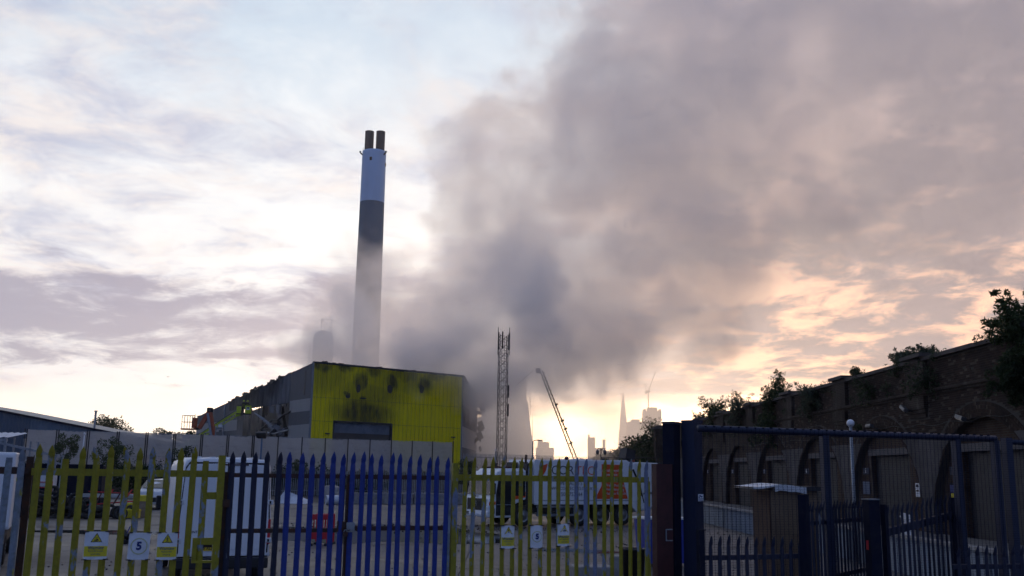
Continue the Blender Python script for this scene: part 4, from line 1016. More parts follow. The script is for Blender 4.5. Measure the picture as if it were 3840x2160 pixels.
# --- refuse truck: local x runs from nose to tail, near side is -y
def refuse_truck():
    th = R_(29); t = thing('refuse_truck', 'white refuse collection truck with orange panel behind the right yellow gate', 'truck', (.65-.485*1.1, 47.2+.875*1.1, 0), th)
    W = 1.25; w = M['truckwhite']
    # low-entry cab
    P = [(-1.80, .42), (-1.88, .75), (-1.84, 1.25), (-1.74, 1.45), (-1.58, 2.35), (-1.42, 2.56), (.10, 2.62), (.12, 1.25), (-.05, 1.22), (-.52, 1.0), (-.60, .42)]
    MB().prism(P, 'Y', -W, W).build('cab', w, t, bevel=.05)
    MB().prism([(-1.30, 2.55), (-1.15, 2.68), (.06, 2.70), (.10, 2.60)], 'Y', -1.1, 1.1).build('roof_cap', w, t, bevel=.03)
    MB().prism([(-1.755, 1.47), (-1.60, 2.36), (-1.56, 2.36), (-1.70, 1.47)], 'Y', -W+.06, W-.06).build('windscreen', M['glass'], t, (-.03, 0, 0))
    for s in (-1, 1):
        y = s*(W+.004); o = MB().prism([(-1.50, .52), (-.62, .52), (-.62, 2.36), (-1.36, 2.36), (-1.50, 1.5)], 'Y', y-.012, y+.012).build('cab_door', M['glass'], t)
        MB().b(-1.46, -.64, y-.02, y+.02, 1.0, 1.03).build('door_bar', M['galv'], o); MB().tube([(-.66, y+s*.04, .9), (-.66, y+s*.04, 1.7)], .015, 6).build('grab_handle', M['galv'], o)
        q = MB().prism([(-.56, 1.42), (.06, 1.42), (.06, 2.38), (-.56, 2.38)], 'Y', y-.012, y+.012).build('side_window', M['glass'], t)
        MB().prism([(-.58, 1.23), (.08, 1.36), (.08, 1.62), (-.58, 1.46)], 'Y', y-.008, y+.016).build('orange_band', M['orange'], t)
        MB().prism([(-.42, 1.80), (-.20, 1.92), (-.02, 2.36), (-.30, 2.26), (-.44, 2.02)], 'Y', y-.008, y+.017).build('leaf_logo', M['orange'], t)
        MB().prism([(-1.86, .98), (-1.52, 1.02), (-1.52, 1.16), (-1.84, 1.14)], 'Y', y-.008, y+.016).build('orange_band', M['orange'], t)
        MB().prism([(-1.80, .62), (-1.56, .60), (-1.56, .84), (-1.82, .84)], 'Y', y-.006, y+.014).build('corner_intake', M['black'], t)
        MB().box((-1.72, s*1.40, 1.75), (.14, .24, .5)).build('mirror', M['black'], t, bevel=.03)
        # wheel arch (dark)
        arch_strip(0, .52, .54, .62, s*1.256, s*1.262).build('wheel_arch', M['black'], t)
    gr = MB().prism([(-1.90, .74), (-1.885, 1.28), (-1.87, 1.28), (-1.86, .74)], 'Y', -.95, .95).build('grille', M['black'], t)
    for k in range(4): MB().b(-1.915, -1.90, -.9, .9, .82+k*.11, .85+k*.11).build('grille_slat', M['dark'], gr)
    b = MB()
    for k in range(24): a, e = 2*math.pi*k/24, 2*math.pi*(k+1)/24; b.poly([(-1.925, r*math.cos(q), 1.04+r*math.sin(q)) for r, q in ((.11, a), (.11, e), (.135, e), (.135, a))])
    for a in (90, 210, 330): b.bar((-1.925, 0, 1.04), (-1.925, .12*math.cos(R_(a)), 1.04+.12*math.sin(R_(a))), .02)
    b.build('star_emblem', M['galv'], gr)
    MB().prism([(-1.92, .44), (-1.95, .56), (-1.93, .72), (-1.75, .73), (-1.70, .42)], 'Y', -W-.01, W+.01).build('front_bumper', w, t, bevel=.03)
    for s in (-1, 1):
        b = MB()
        for i in range(4):
            for j in range(2): b.b(-1.965, -1.945, s*.85-.2+i*.1, s*.85-.13+i*.1, .54+.07*j, .585+.07*j)
        b.build('bumper_vents', M['black'], t)
        MB().b(-1.90, -1.80, s*1.06-.15, s*1.06+.15, .76, .92).build('headlight', M['sheetw'], t, bevel=.03)
    MB().b(-1.968, -1.952, -.26, .26, .50, .60).build('number_plate', M['signwhite'], t); text_mesh('CORTEC', .15, M['ink'], 'front_lettering', t, facing((-1.865, .1, 1.37), (0, -1, 0)), ext=.002)
    bl = MB().b(-1.05, -.75, -.2, .2, 2.705, 2.80).build('beacon_base', M['black'], t, bevel=.02); MB().lathe([(.09, 0), (.09, .12), (.05, .16), (.001, .165)], (-.9, 0, 2.80), 14).build('beacon', M['black'], bl, smooth=True)
    MB().b(-1.15, -.55, -.9, -.35, 2.703, 2.77).build('light_bar', M['redox'], t); MB().b(-1.15, -.55, .35, .9, 2.703, 2.77).build('light_bar', M['redox'], t)
    MB().tube([(.28, -.9, 1.0), (.28, -.9, 3.15), (.30, -.9, 3.35)], .06, 8).build('exhaust_stack', M['rust'], t)
    # machinery behind the cab
    b = MB(); b.b(.14, .50, -1.1, 1.1, .6, 2.55); b.b(.2, .46, -1.15, -.6, 2.55, 2.95); b.b(.2, .46, .2, .9, 2.55, 3.0); b.build('hydraulic_tank', M['dark'], t)
    for k in range(6): MB().tube([(.30, -1.0+.1*k, 2.4), (.22, -.9+.1*k, 2.85+.04*k), (.5, -.7+.1*k, 3.0)], .02, 6).build('hose', M['black'], t)
    # body: straight sides, ribbed top edge
    BX0, BX1 = .55, 6.35
    MB().prism([(BX0, 1.05), (BX1-.2, 1.13), (BX1, 3.02), (BX1-.35, 3.20), (BX0+.05, 3.12), (BX0, 3.0)], 'Y', -W, W).build('body', w, t, bevel=.03)
    for s in (-1, 1):
        y = s*(W+.008)
        MB().b(BX0, BX0+.22, y-.02, y+.02, 1.0, 3.14).build('front_frame', w, t, bevel=.01)
        MB().b(BX0, BX1-.1, y-.03, y+.012, 1.02, 1.14).build('bottom_rail', w, t, bevel=.01); MB().b(BX0+.22, BX1-.1, y-.02, y+.006, 1.20, 1.225).build('side_moulding', M['grey'], t)
        MB().prism([(4.05, 1.28), (6.02, 1.30), (5.55, 2.96), (4.45, 2.98), (4.45, 1.95)], 'Y', y-.010, y+.010).build('orange_panel', M['orange'], t)
        fx = (1, 0, 0) if s < 0 else (-1, 0, 0); yy = y+s*.012
        def T(body, size, x, z, m_, sx=1.0, align='CENTER', bold=0.0): text_mesh(body, size, m_, 'lettering', t, facing((x, yy, z), fx), align, .002, sx, bold)
        T('COR', .62, 2.15, 2.63, M['ink'], 1.0, bold=-.006); T('TEC', .62, 3.45, 2.63, M['orange'], 1.0, bold=-.006)
        MB().prism([(.78, 2.36), (1.02, 2.36), (1.20, 2.62), (1.30, 2.94), (.98, 2.86), (.82, 2.66)], 'Y', y-.006, y+.013).build('leaf_logo', M['orange'], t)
        T('SPECIALISTS', .26, 2.6, 2.02, M['grey']); T('WWW.CORTECMRS.CO.UK', .21, 2.6, 1.78, M['grey']); T('01507 752244', .26, 2.55, 1.50, M['grey'])
        T('Material Recycling', .19, 5.0, 2.68, M['sheetw']); T('Specialists', .19, 5.0, 2.48, M['sheetw'])
        for k, tx in enumerate(('• Waste Recycling', '• Metal Recycling', '• Mattress Recycling')): T(tx, .18, 4.55, 1.95-.2*k, M['sheetw'], align='LEFT' if s < 0 else 'RIGHT')
    # tailgate hopper
    MB().prism([(6.10, 1.05), (6.38, 3.06), (6.75, 3.12), (7.95, 3.10), (8.05, 2.7), (8.0, 1.15), (7.4, .80), (6.6, .62)], 'Y', -W, W).build('tailgate', w, t, bevel=.04)
    for s in (-1, 1):
        y = s*(W+.03); MB().tube([(6.35, y, 2.75), (6.75, y, 2.0)], .05, 8).build('lift_ram', M['black'], t); MB().bar((6.75, y, 2.0), (7.0, y, 1.1), .06, .06).build('ram_link', M['dark'], t)
        MB().prism([(6.65, .70), (7.35, .88), (7.55, 1.30), (6.95, 1.45), (6.55, 1.30)], 'Y', y-.02, y+.012).build('side_plate', w, t, bevel=.01); MB().b(7.6, 7.85, y-.02, y+.01, 1.25, 1.45).build('lamp_cluster', M['red'], t)
        MB().bar((7.0, y, 1.55), (7.95, y, 1.62), .03, .06).build('edge_bar', M['black'], t)
    MB().b(8.0, 8.3, -W, W, 1.0, 1.2).build('bin_lift', M['dark'], t); MB().b(8.02, 8.2, -1.3, -1.1, 2.5, 3.15).build('lift_post', M['black'], t)
    # roof gear
    hb = MB().box((6.55, -.5, 3.52), (.55, .6, .5), 0, .25).build('hopper_camera_box', M['dark'], t); MB().b(6.4, 6.7, -.7, -.3, 3.10, 3.4).build('box_stand', M['dark'], hb)
    MB().box((6.95, -.3, 3.42), (.28, .3, .62)).build('lamp_unit', M['black'], t); MB().lathe([(.07, 0), (.07, .09), (.03, .12)], (6.95, -.47, 3.15), 12).build('amber_lamp', M['orange'], t)
    rl = MB(); pts = [(6.0, -1.1), (8.0, -1.1)]
    for z in (3.36, ): rl.tube([(6.0, -1.1, z), (8.0, -1.1, z)], .018, 6); rl.tube([(6.0, 1.1, z), (8.0, 1.1, z)], .018, 6)
    for x in (6.0, 6.5, 7.4, 8.0):
        for y in (-1.1, 1.1): rl.tube([(x, y, 3.1), (x, y, 3.36)], .016, 6)
    rl.build('roof_rail', M['dark'], t); MB().b(3.0, 4.2, -.8, .8, 3.16, 3.21).build('roof_hatch', w, t); MB().lathe([(.08, 0), (.10, .08), (.06, .16), (.001, .17)], (2.6, -.9, 3.15), 12).build('roof_beacon', M['redox'], t)
    # chassis, guards and wheels
    MB().b(-.4, 7.0, -.5, .5, .62, 1.02).build('chassis', M['dark'], t); MB().b(.6, 3.0, -1.15, 1.15, .66, 1.0).build('underbody', M['black'], t)
    for s in (-1, 1):
        for z in (.52, .92): MB().b(.70, 2.95, s*1.22-.02, s*1.22+.02, z-.05, z+.05).build('side_guard', M['galv'], t)
        for x in (.80, 2.85): MB().b(x-.03, x+.03, s*1.2-.015, s*1.2+.015, .5, 1.02).build('guard_post', M['galv'], t)
        MB().b(1.9, 2.5, s*.95-.2, s*.95+.2, .45, .95).build('battery_box', M['galv'], t)
        for x, st in ((0, 'hub'), (3.16, 'hub'), (4.46, 'dish'), (5.76, 'hub')): wheel('wheel', t, (x, s*1.06, .51), .51, .30, (0, s, 0), st)
        for x in (3.16, 4.46, 5.76): arch_strip(x, .52, .575, .60, s*.95, s*1.24).build('mudguard', M['black'], t)
    return t
refuse_truck()
# ------------------------------------------------------------------ burning shed
GA, GB_, GC, GD = Vector((-25.49, 125, 0)), Vector((-6.97, 141, 0)), Vector((-5.6, 166, 0)), Vector((-53.97, 169, 0))
BASE = 2.2
def wall_frame(a, b_): d = (b_-a); L = d.length; d = d/L; return d, Vector((d.y, -d.x, 0)), L     # along, outward (towards the camera for a->b left to right)
def sheet(a, d, nrm, s0, s1, z0, z1, pitch=.333, depth=.055, bend=0.0, rs=None, ztop=None):
    """one profiled cladding sheet; ztop(s) lets the top follow the eaves"""
    b = MB(); P = []
    s = s0
    while s < s1-1e-6:
        for f, h in ((0, 0), (.30, 0), (.40, 1), (.68, 1), (.78, 0)):
            if s+f*pitch <= s1+1e-6: P.append((s+f*pitch, h*depth))
        s += pitch
    P.append((s1, 0))
    rows = [z0, (z0+z1)/2, z1] if bend else [z0, z1]
    V = []
    for ri, z in enumerate(rows):
        for q, h in P:
            zz = min(z, ztop(q)) if ztop else z
            o = h+(bend*rs.uniform(-1, 1)*(1 if ri != 1 else .6) if bend else 0)
            p = a+d*q+nrm*o; V.append((p.x, p.y, zz+(bend*rs.uniform(-.6, .3) if bend and ri == 0 else 0)))
    n = len(P)
    b.raw(V, [(r*n+k, r*n+k+1, (r+1)*n+k+1, (r+1)*n+k) for r in range(len(rows)-1) for k in range(n-1)])
    return b
dF, nF, LF = wall_frame(GA, GB_)
def fp(s, z, o=0.0): p = GA+dF*s+nF*o; return (p.x, p.y, z)
def spot(s, z, rx, rz, k): p = fp(s, z); return (p[0], p[1], p[2], rx, rz, k)
M['clad_y'] = soot_paint('yellow_cladding', (.84, .70, .002), .5, [spot(7.9, 10.0, 7.0, 3.0, .93), spot(2.0, 14.2, 5, 3.2, .45), spot(13, 14.6, 8, 2.6, .45), spot(7.3, 13.9, 1.7, 2.3, .95), spot(12.4, 14.2, 1.9, 2.2, .95), spot(17.8, 14.5, 1.9, 2.2, .95), spot(5.3, 12.1, .9, .45, .95), spot(7.6, 12.0, 1.2, .35, .8), spot(10.6, 12.0, 1.3, .3, .7), spot(9, 12.4, 8, 3.0, .55), spot(1.2, 15.6, 2.4, 1.2, .95), spot(4.6, 15.8, 2.2, 1.0, .92), spot(9.3, 15.6, 2.6, 1.5, .8), spot(14.2, 15.4, 3.6, 1.6, .7), spot(19.5, 15.8, 3.0, 1.0, .6)])
shed = thing('burning_shed', 'burnt yellow and grey industrial shed with a half open shutter, smoking', 'shed', (0, 0, 0))
D0, D1, DT = 3.38, 12.45, 8.72
rows = [(BASE, 5.4), (5.41, 8.62), (8.63, 11.64), (11.65, 16.02)]
for a_, b_, z0, z1 in ((0, D0, BASE, DT), (D1, LF, BASE, DT), (0, LF, DT+.01, 16.0)):
    MB().poly([fp(a_, z0, -.04), fp(b_, z0, -.04), fp(b_, z1, -.04), fp(a_, z1, -.04)]).build('rib_line_backing', M['black'], shed)  # black sheet added; seen through the sheet gaps it stands in for rib shade
k = 0; CW = .68
while k*CW < LF-.05:
    s0, s1 = k*CW+.018, min(LF, k*CW+CW)-.018
    for z0, z1 in rows:
        segs = [(s0, s1)]
        if z0 < DT-.3 and s1 > D0 and s0 < D1: segs = [(s0, D0-.02)] if s0 < D0-.1 else ([(D1+.02, s1)] if s1 > D1+.1 else [])
        for a_, b_ in segs: sheet(GA, dF, nF, a_, b_, z0, z1, .322, .085).build('cladding_sheet', M['clad_y'], shed)
    k += 1
for z in (8.625, 11.645): 
    a_, b_ = GA+nF*.065, GB_+nF*.065; MB().bar((a_.x, a_.y, z), (b_.x, b_.y, z), .03, .035).build('seam_flashing', M['dark'], shed)
a_, b_ = GA+nF*.04, GB_+nF*.04
MB().bar((a_.x, a_.y, 16.10), (b_.x, b_.y, 16.18), .3, .22).build('verge_flashing', M['dark'], shed)
for P in (GA, GB_): q = P+nF*.05; MB().b(q.x-.12, q.x+.12, q.y-.12, q.y+.12, BASE, 16.1).build('corner_flashing', M['grey'], shed)
# door opening: half raised shutter, dark interior
b = MB()
for i in range(18):
    z0 = 7.25+i*.08; a_, e = fp(D0+.15, z0, -.25), fp(D1-.15, z0, -.25); a2, e2 = fp(D0+.15, z0+.04, -.215), fp(D1-.15, z0+.04, -.215); a3, e3 = fp(D0+.15, z0+.079, -.25), fp(D1-.15, z0+.079, -.25)
    b.poly([a_, e, e2, a2]); b.poly([a2, e2, e3, a3])
b.build('roller_shutter', mat('blue_grey_shutter', (.20, .24, .30), .5, .3, var=.12, scale=.6, grime=.35, gcol=(.04, .04, .045)), shed)
for s in (D0, D1): p = fp(s, 0, -.1); MB().box((p[0], p[1], (BASE+DT)/2), (.3, .3, DT-BASE), math.atan2(dF.y, dF.x)).build('door_frame', M['dark'], shed)
p0, p1 = fp(D0, DT, -.05), fp(D1, DT, -.05); MB().bar(p0, p1, .3, .16).build('door_head', M['dark'], shed)
_r = random.Random(21)
for i in range(26):
    s_ = _r.uniform(0, LF); p = fp(s_, 16.12+_r.uniform(-.05, .12), _r.uniform(0, .15)); MB().box(p, (_r.uniform(.3, 1.3), _r.uniform(.06, .2), _r.uniform(.05, .28)), math.atan2(dF.y, dF.x)+_r.uniform(-.1, .1), _r.uniform(-.15, .15)).build('buckled_verge', M['dark'], shed)
for i in range(5):        # scorched holes burnt through the sheeting
    s_, z_ = ((6.9, 13.2), (11.9, 13.45), (17.2, 13.7), (5.3, 12.0), (7.7, 11.9))[i]; w_, h_ = ((.34, .7), (.42, .6), (.45, .62), (.4, .2), (.6, .14))[i]
    P = []
    for k in range(14):
        a = 2*math.pi*k/14; rr = _r.uniform(.7, 1.15); P.append(fp(s_+w_*rr*math.cos(a), z_+h_*rr*math.sin(a), .10))
    MB().poly(P).build('burnt_hole', M['black'], shed)
# side wall, left: banded grey and translucent sheets, burnt and torn open
dL_, nL_, LL = wall_frame(GD, GA)
eave = lambda q: 16.0-.093*(LL-q)-(.25*math.sin(q*1.7)*max(0, 1-abs(q-32)/16)+.2*max(0, 1-abs(q-34)/10)*math.sin(q*5.1))
bands = [(BASE, 4.6, 'clad_d'), (4.61, 6.6, 'clad_l'), (6.61, 8.2, 'clad_d'), (8.21, 9.8, 'clad_l'), (9.81, 11.3, 'clad_d'), (11.31, 16.1, 'clad_d')]
rs = random.Random(12); k = 0; wd = 1.49
bands_n = [(BASE, 4.6, 'clad_d'), (4.61, 8.2, 'clad_l'), (8.21, 9.9, 'clad_d'), (9.91, 11.5, 'clad_l'), (11.51, 16.1, 'clad_d')]
while k*wd < LL-.1:
    s0, s1 = k*wd, min(LL, (k+1)*wd); dist = LL-(s0+s1)/2
    near = dist < 7.2; hole = 7.2 < dist < 27; scorched = 7.2 < dist < 34
    for z0, z1, mm in (bands_n if near else bands):
        if z0 > eave(s0): continue
        if hole and 6.3 < (z0+z1)/2 < 10.6: continue
        if hole and z0 < 6.4 and rs.random() < .25: continue
        burnt = scorched and (z0 > 11 or dist < 30)
        tp = eave if z1 > 11.6 else None
        sheet(GD, dL_, nL_, s0, s1, z0, z1, .30, .05, .16 if (burnt and hole) else 0, rs, tp).build('cladding_sheet', M['clad_burn'] if burnt else M[mm], shed)
    k += 1
# hanging strips and buckled purlins in the hole
for i in range(16):
    q = LL-rs.uniform(8, 26); w = rs.uniform(.3, .9); z1 = 11.2; z0 = z1-rs.uniform(.4, 2.4); p = GD+dL_*q+nL_*rs.uniform(-.4, .3); e = GD+dL_*(q+w)+nL_*rs.uniform(-.4, .5)
    MB().poly([(p.x, p.y, z0+rs.uniform(0, .5)), (e.x, e.y, z0), (e.x, e.y, z1), (p.x, p.y, z1)]).build('torn_sheet', M['clad_burn'], shed)
def pl(dist, z, o=0): p = GD+dL_*(LL-dist)+nL_*o; return (p.x, p.y, z)
MB().tube([pl(7, 10.1), pl(9, 9.7, .3), pl(11, 9.0, .4), pl(13, 9.05, .5), pl(16, 8.2, .6), pl(18.5, 7.6, .5)], .14, 6).build('buckled_purlin', M['dark'], shed)
MB().tube([pl(7, 7.6, .2), pl(9, 7.4, .5), pl(12, 7.2, .4), pl(15, 7.5, .6), pl(18, 7.1, .6)], .12, 6).build('buckled_purlin', M['galv'], shed)
MB().bar(pl(14, 11, -1.2), pl(10.5, 7, -.8), .4, .4).build('fallen_beam', M['dark'], shed)
for dd in (8, 12.5, 19, 25): p = pl(dd, 0, -.3); MB().b(p[0]-.16, p[0]+.16, p[1]-.16, p[1]+.16, BASE, 12.5).build('stanchion', M['dark'], shed)
b = MB()
for i in range(150):
    dd = rs.uniform(8.5, 27); s = rs.uniform(.2, .9); h = 2.6*math.exp(-((dd-14)/6)**2)+1.2; p = pl(dd, BASE+rs.uniform(3.2, 3.8+h*.75), rs.uniform(-2, .4))
    b.box(p, (s*1.4, s*.05, s), rs.uniform(0, 3), rs.uniform(-1, 1), rs.uniform(-1, 1))
tag(b.build('crumpled_debris', mat('scorched_scrap', (.20, .20, .21), .6, .4, var=.8, scale=.5, grime=.8, gcol=(.02, .02, .02)), shed), kind='stuff')
MB().b(-44, -30, 141, 150, BASE, 5.2).build('debris_base', M['dark'], shed)
q0, q1 = pl(4, 0, -5), pl(51.5, 0, -5); MB().poly([(q0[0], q0[1], BASE), (q1[0], q1[1], BASE), (q1[0], q1[1], 11.0), (q0[0], q0[1], 14)]).build('inner_partition', mat('smoky_wall', (.20, .19, .20), .9, var=.4, scale=.2, grime=.6, gcol=(.04, .04, .04)), shed)
# right-hand wall and roof edge strips
dR_, nR_, LR = wall_frame(GB_, GC)
k = 0; eR = lambda q: 16.1-.055*q
while k*1.25 < LR-.1:
    for z0, z1, mm in [(BASE, 6, 'clad_d'), (6.01, 9, 'clad_l'), (9.01, 12, 'clad_d'), (12.01, 16.3, 'clad_l')]:
        sheet(GB_, dR_, nR_, k*1.25, min(LR, (k+1)*1.25), z0, z1, .3, .05, .1 if k > 14 and z0 > 9 else 0, rs, eR if z1 > 13 else None).build('cladding_sheet', M['clad_w'] if 'clad_w' in M else M[mm], shed)
    k += 1
a_, b_ = GB_+nR_*.1, GC+nR_*.1; MB().bar((a_.x, a_.y, 16.15), (b_.x, b_.y, 14.75), .3, .2).build('eaves_flashing', M['dark'], shed)
for (a_, z0), (b_, z1) in (((GA, 16.05), (GB_, 16.12)), ((GB_, 16.12), (GC, 14.75)), ((GC, 14.75), (GD, 11.1)), ((GD, 11.1), (GA, 16.05))):
    c = Vector((-23, 150, 0)); ia, ib = a_+(c-a_)*.22, b_+(c-b_)*.22
    MB().poly([(a_.x, a_.y, z0), (b_.x, b_.y, z1), (ib.x, ib.y, z1+.4), (ia.x, ia.y, z0+.4)]).build('roof_edge_sheet', M['dark'], shed)
MB().poly([(GC.x, GC.y, BASE), (GD.x, GD.y, BASE), (GD.x, GD.y, 11), (GC.x, GC.y, 14.6)]).build('rear_wall', M['clad_d'], shed)
for i in range(40):       # ragged roof edge on the burnt side
    dd = rs.uniform(7, 36); p = pl(dd, eave(LL-dd)+.05, rs.uniform(-.5, .2)); MB().box(p, (rs.uniform(.4, 1.4), rs.uniform(.1, .4), rs.uniform(.1, .35)), math.atan2(dL_.y, dL_.x)+rs.uniform(-.2, .2), rs.uniform(-.3, .3)).build('buckled_eaves', M['dark'], shed)
for i in range(9):        # torn sheets at the back of the right wall
    p = GB_+dR_*rs.uniform(19, 25)+nR_*rs.uniform(0, 1.2); MB().box((p.x, p.y, rs.uniform(6, 14)), (rs.uniform(.4, 1.6), .06, rs.uniform(.4, 1.6)), rs.uniform(0, 3), rs.uniform(-.6, .6), rs.uniform(-.6, .6)).build('torn_sheet', M['clad_d'], shed)
p = pl(2.4, 0, .03); MB().box((p[0], p[1], 13.6), (.35, .08, 3.2), math.atan2(dL_.y, dL_.x), .06).build('scorched_slit', M['dark'], shed)
p = pl(36.5, 0, .12); MB().tube([(p[0], p[1], BASE), (p[0], p[1], 12.4)], .09, 8).build('downpipe', M['galv'], shed)
for s, z in ((2.6, 7.05), (23, 7.3)):
    p = fp(s, z, .12); c = thing('wall_camera', 'small dark camera on the yellow wall %s' % ('left of the roller door' if s < 5 else 'near its right corner'), 'camera', p, math.atan2(dF.y, dF.x))
    MB().box((0, -.15, 0), (.16, .42, .16)).build('camera_body', M['dark'], c); MB().bar((0, .1, -.05), (0, -.1, -.2), .05).build('bracket', M['dark'], c); MB().box((-.3, -.1, .02), (.3, .16, .16)).build('camera_body', M['dark'], c)
# ------------------------------------------------------------------ sheeted temporary fence along the bank
def sheet_mat():
    m_ = bpy.data.materials.new('translucent_sheeting'); m_.use_nodes = True; g = NT(m_.node_tree)
    pos = g.n('ShaderNodeNewGeometry', out=0)
    n = g.noise(g.v('MULTIPLY', pos, (.5, .5, 2.2)), 1.3, 6, .6)
    c = g.mix(n, (.25, .27, .32), (.46, .47, .51))
    d = g.n('ShaderNodeBsdfPrincipled', {'Base Color': c, 'Roughness': .45, 'Specular IOR Level': .4}); tr = g.n('ShaderNodeBsdfTranslucent', {'Color': (.62, .60, .60, 1)}); tp = g.n('ShaderNodeBsdfTransparent', {'Color': (.9, .9, .92, 1)})
    s = g.n('ShaderNodeMixShader', {0: .42, 1: d, 2: tr}); s = g.n('ShaderNodeMixShader', {0: g.lin(n, .3, .7, .12, .30), 1: s, 2: tp})
    g.n('ShaderNodeOutputMaterial', {0: s}, None); return m_
M['sheeting'] = sheet_mat()
sf = thing('sheeted_fence', 'long temporary mesh fence wrapped in pale translucent sheeting before the shed', 'fence', (-43.3, 88, 0), math.atan2(BU.y, BU.x))
NP = 17; PW = 44.6/NP; rs = random.Random(31)
for i in range(NP):
    x0, x1 = i*PW, (i+1)*PW; z0, z1 = BASE-.1, 5.62+.012*i; b = MB(); nx, nz = 16, 10; V = []
    ph = rs.uniform(0, 6); sag = rs.uniform(.02, .10)
    for j in range(nz+1):
        for q in range(nx+1):
            u, w = q/nx, j/nz
            y = .05*math.sin(9*u+5*w+ph)*(.3+math.sin(math.pi*u))+.035*math.sin(22*w+7*u*ph)+.05*math.sin(math.pi*u)*math.sin(math.pi*w)
            V.append((x0+(x1-x0)*u, y-.06, z0+(z1-z0)*w-(sag*math.sin(math.pi*u)*w**4)+.03*math.sin(30*u+ph)*w**6))
    b.raw(V, [(j*(nx+1)+q, j*(nx+1)+q+1, (j+1)*(nx+1)+q+1, (j+1)*(nx+1)+q) for j in range(nz) for q in range(nx)])
    pn = b.build('sheet_panel', M['sheeting'], sf, smooth=True)
    for k, z in enumerate((z1-.02, z1-1.1, z1-2.2)): MB().tube([(x0, .0, z), (x1, .0, z)], .022 if k == 0 else .014, 5).build('panel_tube', M['galv'] if k == 0 else M['grey'], pn)
    b = MB()
    for q in range(24): x = x0+(x1-x0)*(q+.5)/24; b.b(x-.006, x+.006, -.004, .004, z0, z1)
    tag(b.build('panel_wires', M['grey'], pn), kind='stuff')
    for s in ((-.10, .08) if i < 9 else (-.0,)):
        MB().b(x0-.05+s-.045, x0-.05+s+.045, -.20, -.12, BASE-.2, z1+.06).build('post', M['dark'], sf)
MB().b(44.62, 44.72, -.20, -.1, BASE-.2, 5.95).build('post', M['dark'], sf)
for k in range(1, 15):
    if k in (2, 12): continue
    o = bank_pt(k*2.62+1.3, -1.4, 0); t = thing('steel_post', 'pale blue steel post showing through the sheeting of the fence', 'post', (o[0], o[1], BASE), 0, 'blue posts behind the sheeting')
    MB().b(-.07, .07, -.07, .07, 0, 3.0+.4*(k < 8)).build('shaft', mat('pale_blue_steel', (.24, .32, .42), .5, .3), t); MB().b(-.12, .12, -.12, .12, 0, .04).build('base_plate', M['galv'], t)
# galvanised palisade and ivy on the bank foot
gp = thing('grey_palisade', 'galvanised palisade fence half hidden by ivy behind the concrete blocks', 'fence', bank_pt(16.0, 7.6, 0), math.atan2(BU.y, BU.x))
_m = pale_mesh(.07, 2.45, 'spear', 3).mesh('pale', M['galv'])
for k in range(150): link('pale', _m, gp, (k*.20, 0, 0))
for z in (2.0, .5): MB().b(-.1, 30, .01, .06, z-.03, z+.03).build('rail', M['galv'], gp)
for k in range(11): MB().b(k*3-.06, k*3+.06, .06, .16, 0, 2.4).build('post', M['galv'], gp)
gp2 = thing('grey_palisade', 'tall grey palisade fence on the bank right of the shed, in the smoke haze', 'fence', bank_pt(46.2, 0, BASE), math.atan2(BU.y, BU.x))
for k in range(110): link('pale', _m, gp2, (k*.18, 0, 0))
for z in (2.0, .5): MB().b(-.1, 19.9, .01, .06, z-.03, z+.03).build('rail', M['galv'], gp2)
# vegetation
rs = random.Random(8); bl = []
for k in range(170):
    s = rs.uniform(-6, 34); p = bank_pt(s, rs.uniform(4.2, 7.4), 0); dens = .55+.45*math.sin(s*.9)
    bl.append((p[0], p[1], rs.uniform(.3, 2.1)*(1.1 if s < 26 else .7), rs.uniform(.5, 1.0)))
tag(leaves('ivy_scrub', bl, 26000, .22, M['leafd'], None, 4), 'dark ivy and scrub covering the bank below the sheeted fence', None, None, 'stuff')
bl = [(*bank_pt(rs.uniform(8, 46), rs.uniform(.8, 3.6), 0)[:2], rs.uniform(1.6, 2.3), rs.uniform(.25, .5)) for k in range(120)]
tag(leaves('dry_grass', bl, 9000, .32, M['grass'], None, 6, aspect=7, up=1.6), 'dry yellowed grass along the top of the bank', None, None, 'stuff')
def tree(name, label, cat, x, y, z, h, r, n, m_, seed, leaf, group=None, trunk=.12, squash=.9, cz=.62, clumps=16):
    t = thing(name, label, cat, (x, y, z), 0, group); rs = random.Random(seed); b = MB(); bl = []
    b.tube([(0, 0, -.2), (rs.uniform(-.1, .1), 0, h*.3), (rs.uniform(-.2, .2), 0, h*.6)], [trunk, trunk*.75, trunk*.4], 8)
    for k in range(clumps):
        a = rs.uniform(0, 6.28); rr = r*rs.random()**.5*.8; zz = h*(cz+(rs.uniform(-.34, .32))); f = 1-abs(zz/h-cz)*1.1
        c = (rr*f*math.cos(a), rr*f*math.sin(a), zz); b.tube([(0, 0, h*rs.uniform(.2, .5)), (c[0]*.5, c[1]*.5, (zz+h*.35)/2), c], [trunk*.45, trunk*.25, .02], 5, False)
        bl.append((*c, r*rs.uniform(.22, .40), squash))
    b.build('trunk', M['bark'], t); leaves('crown', bl, n, leaf, m_, t, seed); return t
tree('young_tree', 'young bushy tree with light green leaves before the sheeted fence, at left', 'tree', -38.0, 84.2, 1.2, 4.3, 1.25, 2600, M['leaf'], 41, .17, 'shrubs before the sheeted fence', .05)
tree('young_tree', 'wide loose shrub right of the slim camera pole before the sheeting', 'tree', -34.6, 86.0, 1.2, 3.9, 1.75, 3000, M['leaf'], 42, .17, 'shrubs before the sheeted fence', .05)
tree('young_tree', 'low dark shrub just left of the van roof', 'tree', -29.4, 88.5, 1.2, 3.0, 1.3, 1600, M['leafd'], 43, .17, 'shrubs before the sheeted fence', .05)
